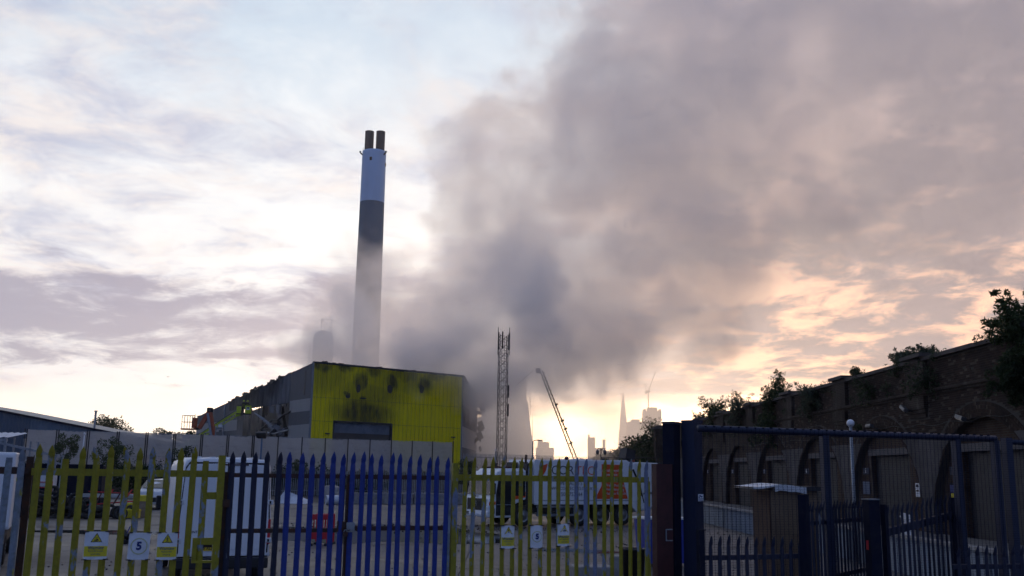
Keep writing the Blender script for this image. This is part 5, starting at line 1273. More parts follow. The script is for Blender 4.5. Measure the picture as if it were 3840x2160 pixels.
tree('young_tree', 'small shrub seen between blue pales right of the van roof', 'tree', -20.2, 95.0, 1.0, 2.5, 1.0, 1300, M['leaf'], 44, .16, 'shrubs before the sheeted fence', .05)
tree('young_tree', 'scrubby bush at the right end of the sheeted fence', 'tree', -4.6, 103.0, .8, 3.0, 1.6, 1800, M['leafd'], 45, .18, 'shrubs before the sheeted fence', .05)
# skyline trees on the left
tree('broad_tree', 'broad dark tree on the skyline right of the blue shed', 'tree', -72.5, 180, BASE, 8.6, 5.6, 8500, M['leafd'], 51, .40, 'trees on the left skyline', .3, .8, .58, 40)
for k, (x, y, h, r, lb) in enumerate([(-66.5, 188, 7.6, 3.0, 'smaller tree right of the broad skyline tree'), (-62.5, 190, 7.2, 2.8, 'middle one of the low trees along the left skyline'), (-59.2, 186, 7.2, 2.8, 'rightmost low tree beside the orange lift basket'), (-94, 200, 9.4, 2.4, 'tree crown poking above the blue shed roof')]):
    tree('broad_tree', lb, 'tree', x, y, BASE, h, r*1.15, 3200, M['leafd'], 52+k, .4, 'trees on the left skyline', .22, .8, .58, 20)
# ------------------------------------------------------------------ blue-grey shed at the left edge
t = thing('blue_shed', 'long blue grey industrial shed at the left edge of the yard', 'shed', (0, 0, 0))
a0, a1 = Vector((-84, 113, 0)), Vector((-47.0, 119, 0)); dd, nn, LS = wall_frame(a0, a1); zr = lambda q: 9.3+2.4*(1-abs(q-7.0)/12) if q < 7 else 9.3+2.4-(q-7)*.178
M['blueclad'] = [mat('blue_cladding_a', (.10, .145, .20), .5, var=.1, scale=.5, grime=.2, streak=True), mat('blue_cladding_b', (.07, .10, .145), .5, var=.1, scale=.5, grime=.2, streak=True)]
k = 0
while k*1.8 < LS:
    sheet(a0, dd, nn, k*1.8, min(LS, k*1.8+1.8), BASE-.3, 13, .36, .05, ztop=zr).build('cladding_sheet', M['blueclad'][1 if 20 < k*1.8 < 27 else 0], t); k += 1
p0, p1, p2 = a0+nn*.1, a0+dd*7+nn*.1, a1+nn*.1
MB().bar((p0.x, p0.y, zr(0)), (p1.x, p1.y, zr(7)), .3, .25).build('verge_trim', M['navyd'], t); MB().bar((p1.x, p1.y, zr(7)), (p2.x, p2.y, zr(LS)), .3, .25).build('verge_trim', M['navyd'], t)
bk = Vector((-8, 60, 0))
for (u0, z0), (u1, z1) in (((a0, zr(0)), (a0+dd*7, zr(7))), ((a0+dd*7, zr(7)), (a1, zr(LS)))): MB().poly([(u0.x, u0.y, z0), (u1.x, u1.y, z1), (u1.x+bk.x, u1.y+bk.y, z1), (u0.x+bk.x, u0.y+bk.y, z0)]).build('roof', M['grey'], t)
MB().poly([(a1.x, a1.y, BASE-.3), (a1.x, a1.y, zr(LS)), (a1.x+bk.x, a1.y+bk.y, zr(LS)), (a1.x+bk.x, a1.y+bk.y, BASE-.3)]).build('end_wall', M['blueclad'][0], t)
MB().tube([(-52.5, 124, 6.5), (-52.5, 124, 9.2)], .13, 8).build('flue', M['galv'], t); MB().tube([(-52.5, 124, 9.2), (-52.5, 124, 9.4)], .2, 8).build('flue_cap', M['galv'], t)
# ------------------------------------------------------------------ yard furniture
def lego(w):
    b = MB(); b.b(-w/2, w/2, -.4, .4, 0, .82)
    for k in range(max(1, int(w/.4))): x = -w/2+.2+.4*k; b.b(x-.11, x+.11, -.12, .12, .82, .92)
    return b
wds = [1.55, .78, .78, 1.55, .78, 1.55, .78, 1.55, .78]; x = -12.9; hs = ['leftmost', 'second', 'third', 'fourth', 'fifth', 'sixth', 'seventh', 'eighth', 'ninth']
for k, w in enumerate(wds):
    t = thing('concrete_block', f'pale cast concrete barrier block, {hs[k]} in the row from the left', 'concrete block', (x+w/2, 74.6+.33*(x+w/2+12.9), 0), R_(17), 'row of concrete blocks at the back of the yard'); x += w*.97+.05
    lego(w).build('block', M['concrete'], t, bevel=.03)
tag(MB().raw([(-17.2, 73.2, 0), (-14.9, 73.0, 0), (-14.6, 74.4, .1), (-17.0, 74.6, .2), (-16.6, 73.6, .95), (-15.7, 73.7, .62)], [(0, 1, 5, 4), (1, 2, 5), (2, 3, 4, 5), (3, 0, 4)]).build('tarpaulin', M['sheetw']), 'white tarpaulin heap by the ivy, right of the van', 'tarpaulin')
b = MB().lathe([(.001, 1.4), (.7, 1.2), (.95, .6), (1.0, .0)], (0, 0, 0), 9); o = b.build('boulder', M['concrete'], None, (-13.6, 76.2, 0)); o.rotation_euler = (0, .12, .4); tag(o, 'grey concrete lump between the tarpaulin and the blocks', 'boulder')
o = MB().lathe([(.28, -.6), (.34, -.6), (.34, .6), (.28, .6), (.28, -.6)], (0, 0, .34), 20, 'X').build('drain_pipe', M['sheetw'], None, (-12.7, 72.4, 0), R_(20)); tag(o, 'short white pipe section lying before the concrete lump', 'pipe')
# red plastic barrier, two units leaning together
def barrier(x, y, rz, label, z=0):
    t = thing('plastic_barrier', label, 'barrier', (x, y, z), rz, 'red plastic barriers'); t.scale = (.62, 1, 1)
    for s in (-1, 1): MB().b(s*.46-.06, s*.46+.06, -.05, .05, .08, 1.02).build('upright', M['red'], t, bevel=.02); MB().box((s*.40, 0, .04), (.20, .55, .07)).build('foot', M['black'], t, bevel=.01)
    MB().b(-.40, .40, -.035, .035, .84, 1.02).build('top_panel', M['red'], t, bevel=.015); MB().b(-.40, .40, -.035, .035, .20, .42).build('bottom_panel', M['red'], t, bevel=.015)
    for k in range(5): MB().b(-.30+k*.15-.03, -.30+k*.15+.03, -.025, .025, .42, .84).build('slat', M['red'], t)
    MB().b(-.12, .12, -.042, -.036, .87, .99).build('reflector', M['sheetw'], t); return t
barrier(-6.35, 33.6, R_(8), 'front red plastic barrier standing at the puddle edge'); barrier(-6.25, 34.15, R_(-3), 'red plastic barrier propped just behind the front one')
# bins, bucket, blocks on the right
t = thing('blue_skip', 'blue steel bin with a pale rim beside the red stanchion', 'bin', (4.35, 28.2, 0), R_(14))
b = MB(); b.prism([(-.55, .1), (.55, .1), (.66, 1.28), (-.66, 1.28)], 'Y', -.5, .5); b.build('bin_body', M['bluesheet'], t, bevel=.02); MB().b(-.70, .70, -.54, .54, 1.282, 1.33).build('rim', M['sheetw'], t)
for s in (-.4, .4): MB().b(s-.05, s+.05, -.3, .3, 0, .1).build('runner', M['dark'], t)
t = thing('black_bucket', 'tall black plastic dustbin with handles at the gate bottom', 'dustbin', (2.62, 20.9, 0), 0)
MB().lathe([(.001, .0), (.19, .0), (.245, .95), (.27, .95), (.27, .99), (.235, .99), (.18, .03), (.001, .03)], (0, 0, 0), 24).build('bin_body', M['black'], t, smooth=True)
MB().tube([(-.27, 0, .93), (-.31, 0, 1.0), (-.22, 0, 1.08), (-.13, -.05, 1.05)], .012, 6).build('handle', M['dark'], t)
t = thing('concrete_block', 'low concrete block on the yard left of the black dustbin', 'concrete block', (1.75, 21.0, 0), R_(8)); MB().b(-.42, .42, -.3, .3, 0, .62).build('block', M['concrete'], t, bevel=.03)
t = thing('concrete_block', 'small pale concrete block behind the black dustbin', 'concrete block', (2.75, 22.6, 0), R_(-10)); MB().b(-.45, .45, -.25, .25, 0, .70).build('block', M['concrete'], t, bevel=.03)
# tyre pile: each tyre its own thing
_t1 = MB().lathe([(.19, -.09), (.27, -.105), (.315, -.07), (.325, 0), (.315, .07), (.27, .105), (.19, .09), (.20, 0), (.19, -.09)], (0, 0, 0), 20).mesh('car_tyre', M['rubber'], True)
rs = random.Random(77); n = 0
for layer, (cnt, z) in enumerate(((26, .11), (20, .40), (12, .72), (6, 1.02))):
    for k in range(cnt):
        f = k/max(1, cnt-1); xx = -25.2+f*(6.6-1.1*layer)+rs.uniform(-.12, .12); yy = 48.6+rs.uniform(-.7, .9)
        o = link('car_tyre', _t1, None, (xx, yy, z+rs.uniform(-.03, .08))); flat = rs.random()
        o.rotation_euler = (rs.uniform(-.4, .4), rs.uniform(-.4, .4), 0) if flat < .55 else (R_(90)+rs.uniform(-.35, .35), rs.uniform(-.3, .3), rs.uniform(-.6, .6))
        if flat >= .55: o.location.z += .16
        tag(o, 'worn black tyre in the heap behind the left yellow gate', 'tyre', 'tyres in the heap'); n += 1
# scaffold tubes, frames and yellow boxes beside the tyres
rs = random.Random(5)
for k in range(9):
    o = MB().tube([(-1.6, 0, 0), (1.6, 0, 0)], .026, 8).build('scaffold_tube', M['galv'], None, (-20.6+rs.uniform(-.3, .3), 50.3+.1*k, .95+.06*(k % 3)), R_(4)+rs.uniform(-.03, .03)); tag(o, 'galvanised tube in the stack lying over the tyre heap', 'tube', 'stack of scaffold tubes')
for k, (x, y, z, w, h) in enumerate([(-19.0, 49.6, .55, .55, .34), (-18.6, 49.2, .22, .75, .42), (-18.3, 49.9, .95, .45, .3)]):
    t = thing('yellow_crate', ['upper left yellow crate by the tubes', 'lower wide yellow crate by the tubes', 'top right yellow crate by the tubes'][k], 'crate', (x, y, z-h/2), R_(6*k), 'yellow crates'); MB().b(-w/2, w/2, -.25, .25, 0, h).build('crate_body', M['signyel'], t, bevel=.02); MB().b(-w/2-.02, w/2+.02, -.27, .27, h*.75, h*.85).build('rim', M['signyel'], t)
    if z-h/2 > .05: MB().b(-w/2+.05, w/2-.05, -.2, .2, -(z-h/2), -.002).build('pallet', M['timber'], t)
t = thing('red_scaffold', 'tangled red steel scaffold lying across the tubes', 'scaffold', (-19.9, 49.5, 0), R_(12))
for k in range(5): MB().bar((-1.0+.4*k, -.1, .55), (-.8+.45*k, .3, 1.35), .05).build('frame_bar', M['redox'] if k % 2 else M['red'], t)
MB().bar((-1.1, 0, .6), (1.3, .1, .8), .06).build('frame_bar', M['red'], t); MB().bar((-1.0, .1, 1.25), (1.3, .3, 1.15), .05).build('frame_bar', M['red'], t)
t = thing('white_tank', 'small white plastic tank on a red trolley above the tyres', 'tank', (-23.5, 50.6, 1.1)); MB().b(-.32, .32, -.3, .3, .3, 1.05).build('tank_body', M['sheetw'], t, bevel=.08)
b = MB(); b.bar((-.36, -.34, -.9), (-.36, -.34, .6), .04); b.bar((.36, -.34, -.9), (.36, -.34, .6), .04); b.bar((-.36, -.34, .28), (.36, -.34, .28), .04); b.bar((-.36, -.34, .55), (.36, -.34, .55), .04); b.build('trolley', M['red'], t)
t = thing('rag_heap', 'small heap of dark rags and blue strap on the yard left of the van', 'rag heap', (-12.4, 33.2, 0)); b = MB()
for k in range(14): b.box((rs.uniform(-.3, .3), rs.uniform(-.2, .2), .05+.05*rs.random()*k*.6), (.35, .25, .12), rs.uniform(0, 3), rs.uniform(-.5, .5), rs.uniform(-.5, .5))
b.build('rags', M['black'], t, bevel=.02); MB().tube([(-.2, -.1, .35), (-.1, -.15, .55), (.05, -.1, .5), (.1, -.1, .2)], .02, 5).build('strap', M['bluesheet'], t)
# container and galvanised shelter at the left
t = thing('shipping_container', 'dark navy shipping container behind the tyre heap', 'container', (-27.2, 56.5, 0), R_(9))
b = MB(); n = 60; L = 8.0
for (x0, y0, x1, y1) in ((-4, -1.2, 4, -1.2),):
    for k in range(n):
        a, e = -4+8*k/n, -4+8*(k+1)/n; o0 = 0 if k % 4 < 2 else .04; o1 = 0 if (k+1) % 4 < 2 else .04; b.poly([(a, -1.2+o0, .15), (e, -1.2+o1, .15), (e, -1.2+o1, 2.45), (a, -1.2+o0, 2.45)])
b.build('corrugated_side', M['navyd'], t); MB().b(-4, 4, -1.1, 1.2, .1, 2.5).build('box', M['navyd'], t)
for x in (-4, 4): MB().b(x-.08, x+.08, -1.24, -1.1, 0, 2.58).build('corner_post', M['navyd'], t)
MB().b(-4, 4, -1.23, -1.11, 2.46, 2.575).build('top_rail', M['navyd'], t); MB().b(-4, 4, -1.23, -1.11, .02, .14).build('bottom_rail', M['navyd'], t)
t = thing('lean_to_shelter', 'open galvanised shelter with corrugated white roof at the left edge', 'shelter', (-29.2, 54.0, 0), R_(3)); b = MB(); n = 26
for k in range(n): a, e = -2.6+4.6*k/n, -2.6+4.6*(k+1)/n; b.poly([(a, -1, 3.92+.05*(k % 2)), (e, -1, 3.92+.05*((k+1) % 2)), (e, 1.5, 4.25+.05*((k+1) % 2)), (a, 1.5, 4.25+.05*(k % 2))])
b.build('roof_sheet', M['sheetw'], t)
for x in (-2.4, 1.9):
    for y in (-.9, 1.4): MB().b(x-.05, x+.05, y-.05, y+.05, 0, 3.95).build('post', M['galv'], t)
MB().b(-2.6, 2.0, -.95, -.87, 3.72, 3.88).build('beam', M['galv'], t)
t = thing('steel_ramp', 'sloping galvanised ramp frame with handrails beside the shelter', 'ramp', (-27.6, 53.0, 0), R_(6))
MB().bar((-.4, 0, 3.75), (3.2, 0, 3.0), .09, .12).build('handrail', M['galv'], t); MB().bar((-.4, 0, 3.2), (3.2, 0, 2.55), .08, .10).build('side_beam', M['galv'], t); MB().bar((-.4, 1.1, 3.2), (3.2, 1.1, 2.55), .08, .10).build('side_beam', M['galv'], t)
for x, z in ((.45, 3.95), (1.75, 3.75), (3.1, 3.05)):
    for y in (0, 1.1): MB().b(x-.045, x+.045, y-.045, y+.045, 0, z).build('post', M['galv'], t)
# poles
globe_camera('camera_pole', 'slim white camera pole standing between the two left shrubs', -30.3, 70, 0, 4.73, .1, (-.5, -.8, -.2), M['sheetw'])
globe_camera('camera_pole', 'slim camera pole left of the lattice mast', -1.34, 95, BASE, 4.6, .12, (.1, -.9, -.2), M['galv'])
t = thing('floodlight_pole', 'black floodlight on a blue pole in front of the sheeted fence', 'lamp', (-24.9, 98.8, 1.5))
MB().tube([(0, 0, 0), (0, 0, 4.1)], .09, 8).build('pole', mat('blue_steel', (.10, .17, .28), .5, .3), t); MB().box((0, -.2, 4.35), (1.0, .5, .55), 0, 0, .5).build('lamp_head', M['dark'], t, bevel=.04); MB().bar((-.4, 0, 4.0), (.4, 0, 4.0), .08).build('bracket', M['dark'], t)
t = thing('street_lamp', 'single arm street lamp right of the lattice mast', 'street lamp', (2.3, 97, BASE)); MB().tube([(0, 0, 0), (0, 0, 3.35)], [.09, .06], 8).build('pole', M['grey'], t); MB().tube([(0, 0, 3.35), (.15, 0, 3.45), (.5, -.1, 3.48)], .035, 6).build('arm', M['grey'], t); MB().box((.62, -.1, 3.47), (.55, .22, .1), 0, .05).build('lamp_head', M['lamp'], t, bevel=.03)
t = thing('twin_dome_cameras', 'pair of black dome cameras on a hooped bracket above the refuse truck', 'camera', (7.42, 79.5, 0)); MB().tube([(.15, 0, 0), (.15, 0, 3.6)], .07, 8).build('pole', M['dark'], t); MB().b(.0, .5, -.15, .15, 3.45, 3.75).build('control_box', M['dark'], t)
MB().tube([(.15, 0, 3.6), (-.05, 0, 3.9), (.0, 0, 4.45)], .04, 6).build('upright', M['dark'], t)
for s in (-1, 1):
    MB().tube([(.0, 0, 4.35), (s*.1, 0, 4.52), (s*.26, 0, 4.52), (s*.3, 0, 4.38)], .03, 6).build('hoop', M['dark'], t); MB().lathe([(.001, -.24), (.10, -.2), (.13, -.08), (.13, .08), (.05, .14), (.001, .14)], (s*.3, 0, 4.26), 14).build('dome', M['lamp'], t, smooth=True)
# lattice mast with antennas
t = thing('lattice_mast', 'slender dark lattice radio mast standing before the smoke', 'mast', (-.88, 110, BASE), R_(12)); Hm = 15.7; w = .5; b = MB()
C4 = [(-w, -w), (w, -w), (w, w), (-w, w)]
for x, y in C4: MB().tube([(x, y, 0), (x*.92, y*.92, Hm)], .036, 6).build('leg', M['dark'], t)
n = 17
for k in range(n):
    z0, z1 = Hm*k/n, Hm*(k+1)/n
    for i in range(4):
        (x0, y0), (x1, y1) = C4[i], C4[(i+1) % 4]; b.bar((x0*.96, y0*.96, z0), (x1*.96, y1*.96, z1), .028); b.bar((x1*.96, y1*.96, z0), (x0*.96, y0*.96, z1), .028)
b.build('lattice_bracing', M['dark'], t)
ld = MB(); ld.tube([(-.18, 0, 0), (-.18, 0, Hm)], .02, 5); ld.tube([(.14, 0, 0), (.14, 0, Hm)], .02, 5)
for k in range(50): ld.bar((-.18, 0, k*.31), (.14, 0, k*.31), .02)
ld.build('ladder', M['dark'], t)
for x, z in ((-.62, 15.0), (.62, 15.0), (.0, 15.2)): MB().box((x, -.3 if x else .5, z), (.15, .12, 2.0)).build('panel_antenna', M['dark'], t, bevel=.03)
for z in (9.3, 7.2): MB().box((.62, -.3, z), (.14, .12, 1.4)).build('panel_antenna', M['dark'], t, bevel=.03)
for x in (-.66, .66): MB().tube([(x, -.2, 13.4), (x, -.2, 16.6)], .04, 6).build('antenna_pole', M['dark'], t)
# ------------------------------------------------------------------ access platforms and firefighters
def firefighter(label, x, y, z, rz, seed, lean):
    t = thing('person', label, 'person', (x, y, z), rz, 'firefighters in the platform cage'); rs = random.Random(seed)
    J = [(0, 0, .95), (0, .02, 1.22), (0, .0, 1.45), (0, -.03, 1.56), (-.19, 0, 1.42), (-.27, -.14, 1.18), (-.16, -.36, 1.10), (.19, 0, 1.42), (.27, -.12, 1.18), (.14, -.36, 1.14), (-.11, 0, .90), (-.12, -.02, .48), (-.12, 0, .06), (-.12, -.14, .04), (.11, 0, .90), (.12, -.02, .48), (.12, 0, .06), (.12, -.14, .04)]
    E_ = [(0, 1), (1, 2), (2, 3), (2, 4), (4, 5), (5, 6), (2, 7), (7, 8), (8, 9), (0, 10), (10, 11), (11, 12), (12, 13), (0, 14), (14, 15), (15, 16), (16, 17)]
    Rr = [.17, .17, .16, .07, .09, .065, .05, .09, .065, .05, .11, .085, .07, .06, .11, .085, .07, .06]
    me = bpy.data.meshes.new('body'); me.from_pydata([(a+lean*(c-.9)*.15, b_, c) for a, b_, c in J], E_, []); me.materials.append(mat('turnout_coat', (.045, .04, .035), .85, var=.2))
    o = link('body', me, t); md = o.modifiers.new('skin', 'SKIN'); 
    for i, v in enumerate(me.skin_vertices[0].data): v.radius = (Rr[i], Rr[i]*.85); v.use_root = (i == 0)
    o.modifiers.new('sub', 'SUBSURF').levels = 1; o.modifiers['sub'].render_levels = 2
    hx = lean*.1
    MB().lathe([(.001, -.13), (.06, -.12), (.085, -.05), (.095, .03), (.08, .1), (.001, .13)], (hx, -.05, 1.68), 14).build('head', mat('skin', (.35, .22, .16), .6), t, smooth=True)
    h = MB().lathe([(.165, -.03), (.14, .0), (.135, .05), (.11, .12), (.06, .16), (.001, .17)], (hx, -.04, 1.70), 16).build('helmet', M['lime'], t, smooth=True); MB().box((hx, -.14, 1.69), (.16, .05, .09)).build('visor', M['glass'], h)
    MB().box((lean*.05, .17, 1.22), (.28, .16, .5)).build('air_cylinder_pack', M['lime'], t, bevel=.04)
    for z_ in (1.05, 1.30): MB().lathe([(.185, z_-.02), (.187, z_+.02)], (lean*.04, 0, 0), 14).build('reflective_band', M['lime'], t)
    return t
cx, cy_, cz = -36.75, 135, 8.95
pf = thing('fire_platform', 'lime yellow fire service platform raised beside the torn shed wall', 'aerial platform', (cx, cy_, cz), R_(12))
MB().b(-.95, .95, -.6, .6, .85, .95).build('cage_floor', M['dark'], pf)
MB().b(.15, .95, -.64, -.58, .95, 2.05).build('cage_panel', M['lime'], pf, bevel=.02); MB().b(-.95, -.35, -.64, -.58, .95, 1.9).build('cage_panel', M['lime'], pf, bevel=.02); MB().b(.9, .96, -.58, .58, .95, 2.0).build('cage_panel', M['lime'], pf); MB().b(-.96, -.9, -.58, .58, .95, 1.9).build('cage_panel', M['lime'], pf)
MB().b(.35, .75, -.66, -.642, 1.45, 1.85).build('control_panel', M['sheetw'], pf); MB().b(.40, .70, -.67, -.661, 1.62, 1.82).build('screen', M['glass'], pf)
rl = MB(); rl.tube([(-.95, -.6, 2.1), (.95, -.6, 2.1), (.95, .6, 2.1), (-.95, .6, 2.1), (-.95, -.6, 2.1)], .03, 6, False); rl.build('cage_rail', M['dark'], pf)
MB().tube([(.98, -.3, 1.35), (1.45, -.35, 1.15)], [.07, .04], 8).build('water_monitor', M['dark'], pf)
kn = Vector((-.9, .1, .9)); ft = Vector((-8.2, .6, -4.2)); dd = (ft-kn).normalized(); up = Vector((0, 1, 0)).cross(dd).normalized()
if up.z < 0: up = -up
for o_ in (-.22, .22): MB().bar(kn+up*o_, ft+up*o_, .12, .12).build('boom_chord', M['lime'], pf); 
for y in (-.22, .22): MB().bar(kn+Vector((0, y, 0))+up*.35, ft+Vector((0, y, 0))+up*.35, .06, .06).build('boom_rail', M['lime'], pf)
bb = MB(); n = 22
for k in range(n): a, e = kn+(ft-kn)*(k/n), kn+(ft-kn)*((k+1)/n); s = 1 if k % 2 else -1; bb.bar(a+up*.22*s, e-up*.22*s, .07)
bb.build('boom_lattice', M['lime'], pf); MB().box((-.75, 0, .75), (.7, .7, .35), 0, -.3).build('knuckle', M['lime'], pf, bevel=.05); MB().tube([kn+up*.5, kn+(ft-kn)*.3+up*.45, kn+(ft-kn)*.6+up*.4], .04, 6).build('hose', M['black'], pf)
vq = (-11.2, 1.2, -cz+BASE); MB().b(vq[0]-2.5, vq[0]+4.5, vq[1]-1.2, vq[1]+1.2, vq[2]+.6, vq[2]+1.6).build('carrier_deck', M['red'], pf); MB().box((ft.x-.3, ft.y, ft.z-.6), (1.2, 1.2, 1.4)).build('turntable', M['lime'], pf)
for x in (-1.5, 1, 3.5):
    for s in (-1, 1): wheel('wheel', pf, (vq[0]+x, vq[1]+s*1.0, vq[2]+.5), .5, .3, (0, s, 0))
firefighter('left of two firefighters in lime helmets in the platform cage', cx-.15, cy_+.1, cz+.95, R_(30), 1, .3)
firefighter('right of two firefighters in lime helmets in the platform cage', cx+.38, cy_+.15, cz+.95, R_(20), 2, .2)
j = MB(); rs = random.Random(4); a = Vector((-35.25, 134.6, 10.05)); e = Vector((-32.6, 136.2, 8.3))
for k in range(1500):
    f = rs.random(); p = a+(e-a)*f+Vector((0, 0, -.5*f*f))+Vector((rs.gauss(0, .02+.16*f), rs.gauss(0, .02+.16*f), rs.gauss(0, .02+.17*f))); q = p+(e-a).normalized()*rs.uniform(.06, .22); j.bar(p, q, .014)
tag(j.build('water_jet', mat('spray_water', (.75, .78, .82), .2, spec=.6)), 'white jet of water spraying from the platform cage into the shed', None, None, 'stuff')
# orange boom lift
t = thing('boom_lift', 'folded orange boom lift with an empty basket left of the shed', 'boom lift', (-41.4, 130, 0))
b = MB(); x0, x1, z0, z1 = -1.95, -.30, 7.55, 9.25
for x in (x0, (x0+x1)/2-.1, x1-.3):
    for y in (-.5, .5): b.tube([(x, y, z0), (x, y, z1)], .035, 6)
for z in (8.4, z1):
    for y in (-.5, .5): b.tube([(x0, y, z), (x1, y, z)], .03, 6)
    b.tube([(x0, -.5, z), (x0, .5, z)], .03, 6)
b.build('basket_rails', M['dark'], t); MB().b(x0-.1, x1+.2, -.55, .55, 7.38, 7.56).build('basket_floor', M['boom'], t); MB().b(x1-.35, x1+.1, -.5, .5, 7.6, 9.0).build('control_box', M['boom'], t, bevel=.05); MB().tube([(x1-.2, 0, 9.0), (x1-.1, 0, 9.5)], .03, 5).build('aerial_post', M['dark'], t)
MB().bar((.25, 0, 7.6), (1.5, 0, 10.0), .45, .5).build('upper_boom', M['boom'], t); MB().bar((1.5, .0, 10.0), (2.6, 0, 5.6), .40, .42).build('lower_boom', M['boom'], t); MB().bar((1.3, -.25, 9.6), (2.2, -.25, 5.8), .25, .3).build('ram_cover', M['galv'], t)
MB().box((1.5, 0, 10.05), (.75, .6, .6)).build('elbow', M['dark'], t, bevel=.12); MB().bar((-.3, 0, 7.5), (.3, 0, 7.6), .3, .3).build('jib', M['dark'], t)
MB().bar((2.6, 0, 5.6), (2.0, 0, 3.6), .5, .5).build('riser', M['boom'], t); MB().b(.8, 3.6, -1.0, 1.0, BASE+.7, BASE+1.6).build('chassis', M['boom'], t, bevel=.06)
for x in (1.2, 3.2):
    for s in (-1, 1): wheel('wheel', t, (x, s*1.0, BASE+.5), .5, .35, (0, s, 0))
t = thing('cctv_pole', 'grey camera pole with twin domes in front of the grey shed wall', 'camera', (-37.9, 126.5, BASE)); MB().tube([(0, 0, 0), (0, 0, 5.2)], .1, 8).build('pole', M['grey'], t); MB().box((.35, 0, 5.3), (.7, .25, .25)).build('bracket', M['grey'], t); MB().lathe([(.001, -.2), (.16, -.1), (.17, .1), (.001, .15)], (.6, 0, 5.0), 12).build('dome', M['lamp'], t, smooth=True); MB().box((.6, 0, 5.62), (.5, .4, .35)).build('lamp_head', M['sheetw'], t)
# turntable ladder on the right
t = thing('turntable_ladder', 'tall fire service turntable ladder leaning left against the bright sky', 'fire ladder', (9.9, 150, 0)); a, e = Vector((.7, 0, 2.6)), Vector((-5.3, 0, 17.9)); d = (e-a).normalized(); u = Vector((d.z, 0, -d.x))
for o_ in (0, .55):
    for y in (-.4, .4): MB().bar(a+u*o_+Vector((0, y, 0)), e+u*o_*.6+Vector((0, y, 0)), .12, .12).build('rail', M['dark'], t)
b = MB(); n = 44
for k in range(n): p, q = a+(e-a)*(k/n), a+(e-a)*((k+1)/n); b.bar(p+Vector((0, -.4, 0)), p+Vector((0, .4, 0)), .07); b.bar(p+Vector((0, -.4, 0))+u*(.55 if k % 2 else 0), q+Vector((0, -.4, 0))+u*(0 if k % 2 else .5), .05)
b.build('rungs', M['dark'], t)
for f in (.28, .42, .5, .66): p = a+(e-a)*f+u*.5; MB().box(p, (.5, .7, .3), 0, -.5).build('ladder_fitting', M['dark'], t)
MB().b(-6.0, -5.3, -.5, .5, 17.7, 18.4).build('rescue_cage', M['dark'], t); MB().tube([(-6.4, -.4, 18.0), (-8.0, -.5, 16.6), (-9.2, -.5, 15.5)], .05, 6).build('hose', M['dark'], t)
MB().b(-1.5, 6.5, -1.2, 1.2, .7, 1.8).build('carrier', M['red'], t, bevel=.05); MB().b(4.6, 6.6, -1.2, 1.2, 1.81, 3.1).build('cab', M['red'], t, bevel=.1); MB().box((.7, 0, 2.2), (1.6, 1.6, .9)).build('turntable', M['dark'], t)
for x in (-.5, 1.2, 5.4):
    for s in (-1, 1): wheel('wheel', t, (x, s*1.05, .5), .5, .3, (0, s, 0))
# ------------------------------------------------------------------ chimney, plant and the far skyline
t = thing('tall_chimney', 'very tall concrete chimney with a white top band and two rusty flues', 'chimney', (-42.9, 285, 0))
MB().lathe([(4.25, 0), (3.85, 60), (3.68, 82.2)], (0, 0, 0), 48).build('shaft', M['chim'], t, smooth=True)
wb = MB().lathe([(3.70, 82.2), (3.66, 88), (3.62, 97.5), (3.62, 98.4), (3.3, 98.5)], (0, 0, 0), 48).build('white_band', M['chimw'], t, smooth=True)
MB().poly([(3.4*math.cos(a), 3.4*math.sin(a), 98.45) for a in [2*math.pi*k/40 for k in range(40)]]).build('chimney_cap', M['chim'], t)
for s in (-1, 1): MB().lathe([(1.36, 90), (1.36, 105.0), (1.26, 105.0), (1.26, 90)], (s*1.72, 0, 0), 28).build('flue', M['flue'], t, smooth=True)
for k in range(1, 15):
    z = k*5.8; r = 4.25-.4*min(z, 60)/60-.0077*max(0, z-60); MB().lathe([(r+.0, z-.05), (r+.035, z-.03), (r+.035, z+.03), (r, z+.05)], (0, 0, 0), 48).build('lift_joint', M['chim'], t, smooth=True)
for a, z in ((-97, 95.2), (-8, 94.3)):
    q = R_(a); o = MB().box((3.66*math.cos(q), 3.66*math.sin(q), z), (.12, .7, 1.05), q).build('louvre_vent', M['black'], t)
    for k in range(4): MB().box((3.74*math.cos(q), 3.74*math.sin(q), z-.38+.25*k), (.08, .68, .06), q).build('louvre', M['dark'], o)
for a in (200, -28):
    q = R_(a); MB().bar((3.5*math.cos(q), 3.5*math.sin(q), 97.0), (4.3*math.cos(q), 4.3*math.sin(q), 97.7), .35, .3).build('bracket', M['dark'], t); MB().box((4.35*math.cos(q), 4.35*math.sin(q), 97.95), (.5, .5, .5), q).build('warning_lamp', M['grey'], t, bevel=.08); MB().tube([(3.5*math.cos(q), 3.5*math.sin(q), 98), (3.5*math.cos(q), 3.5*math.sin(q), 99.4)], .05, 5).build('lightning_rod', M['dark'], t)
t = thing('round_tank', 'pale round topped tank with a railing rising behind the shed roof', 'tank', (-40.9, 210, 0))
MB().lathe([(2.2, 0), (2.2, 30.2), (2.1, 31.2), (1.7, 31.9), (1.1, 32.2), (.001, 32.3)], (0, 0, 0), 32).build('shell', M['hazeblue'], t, smooth=True); MB().lathe([(2.23, 29.9), (2.26, 30.1), (2.23, 30.3)], (0, 0, 0), 32).build('seam_band', M['grey'], t)
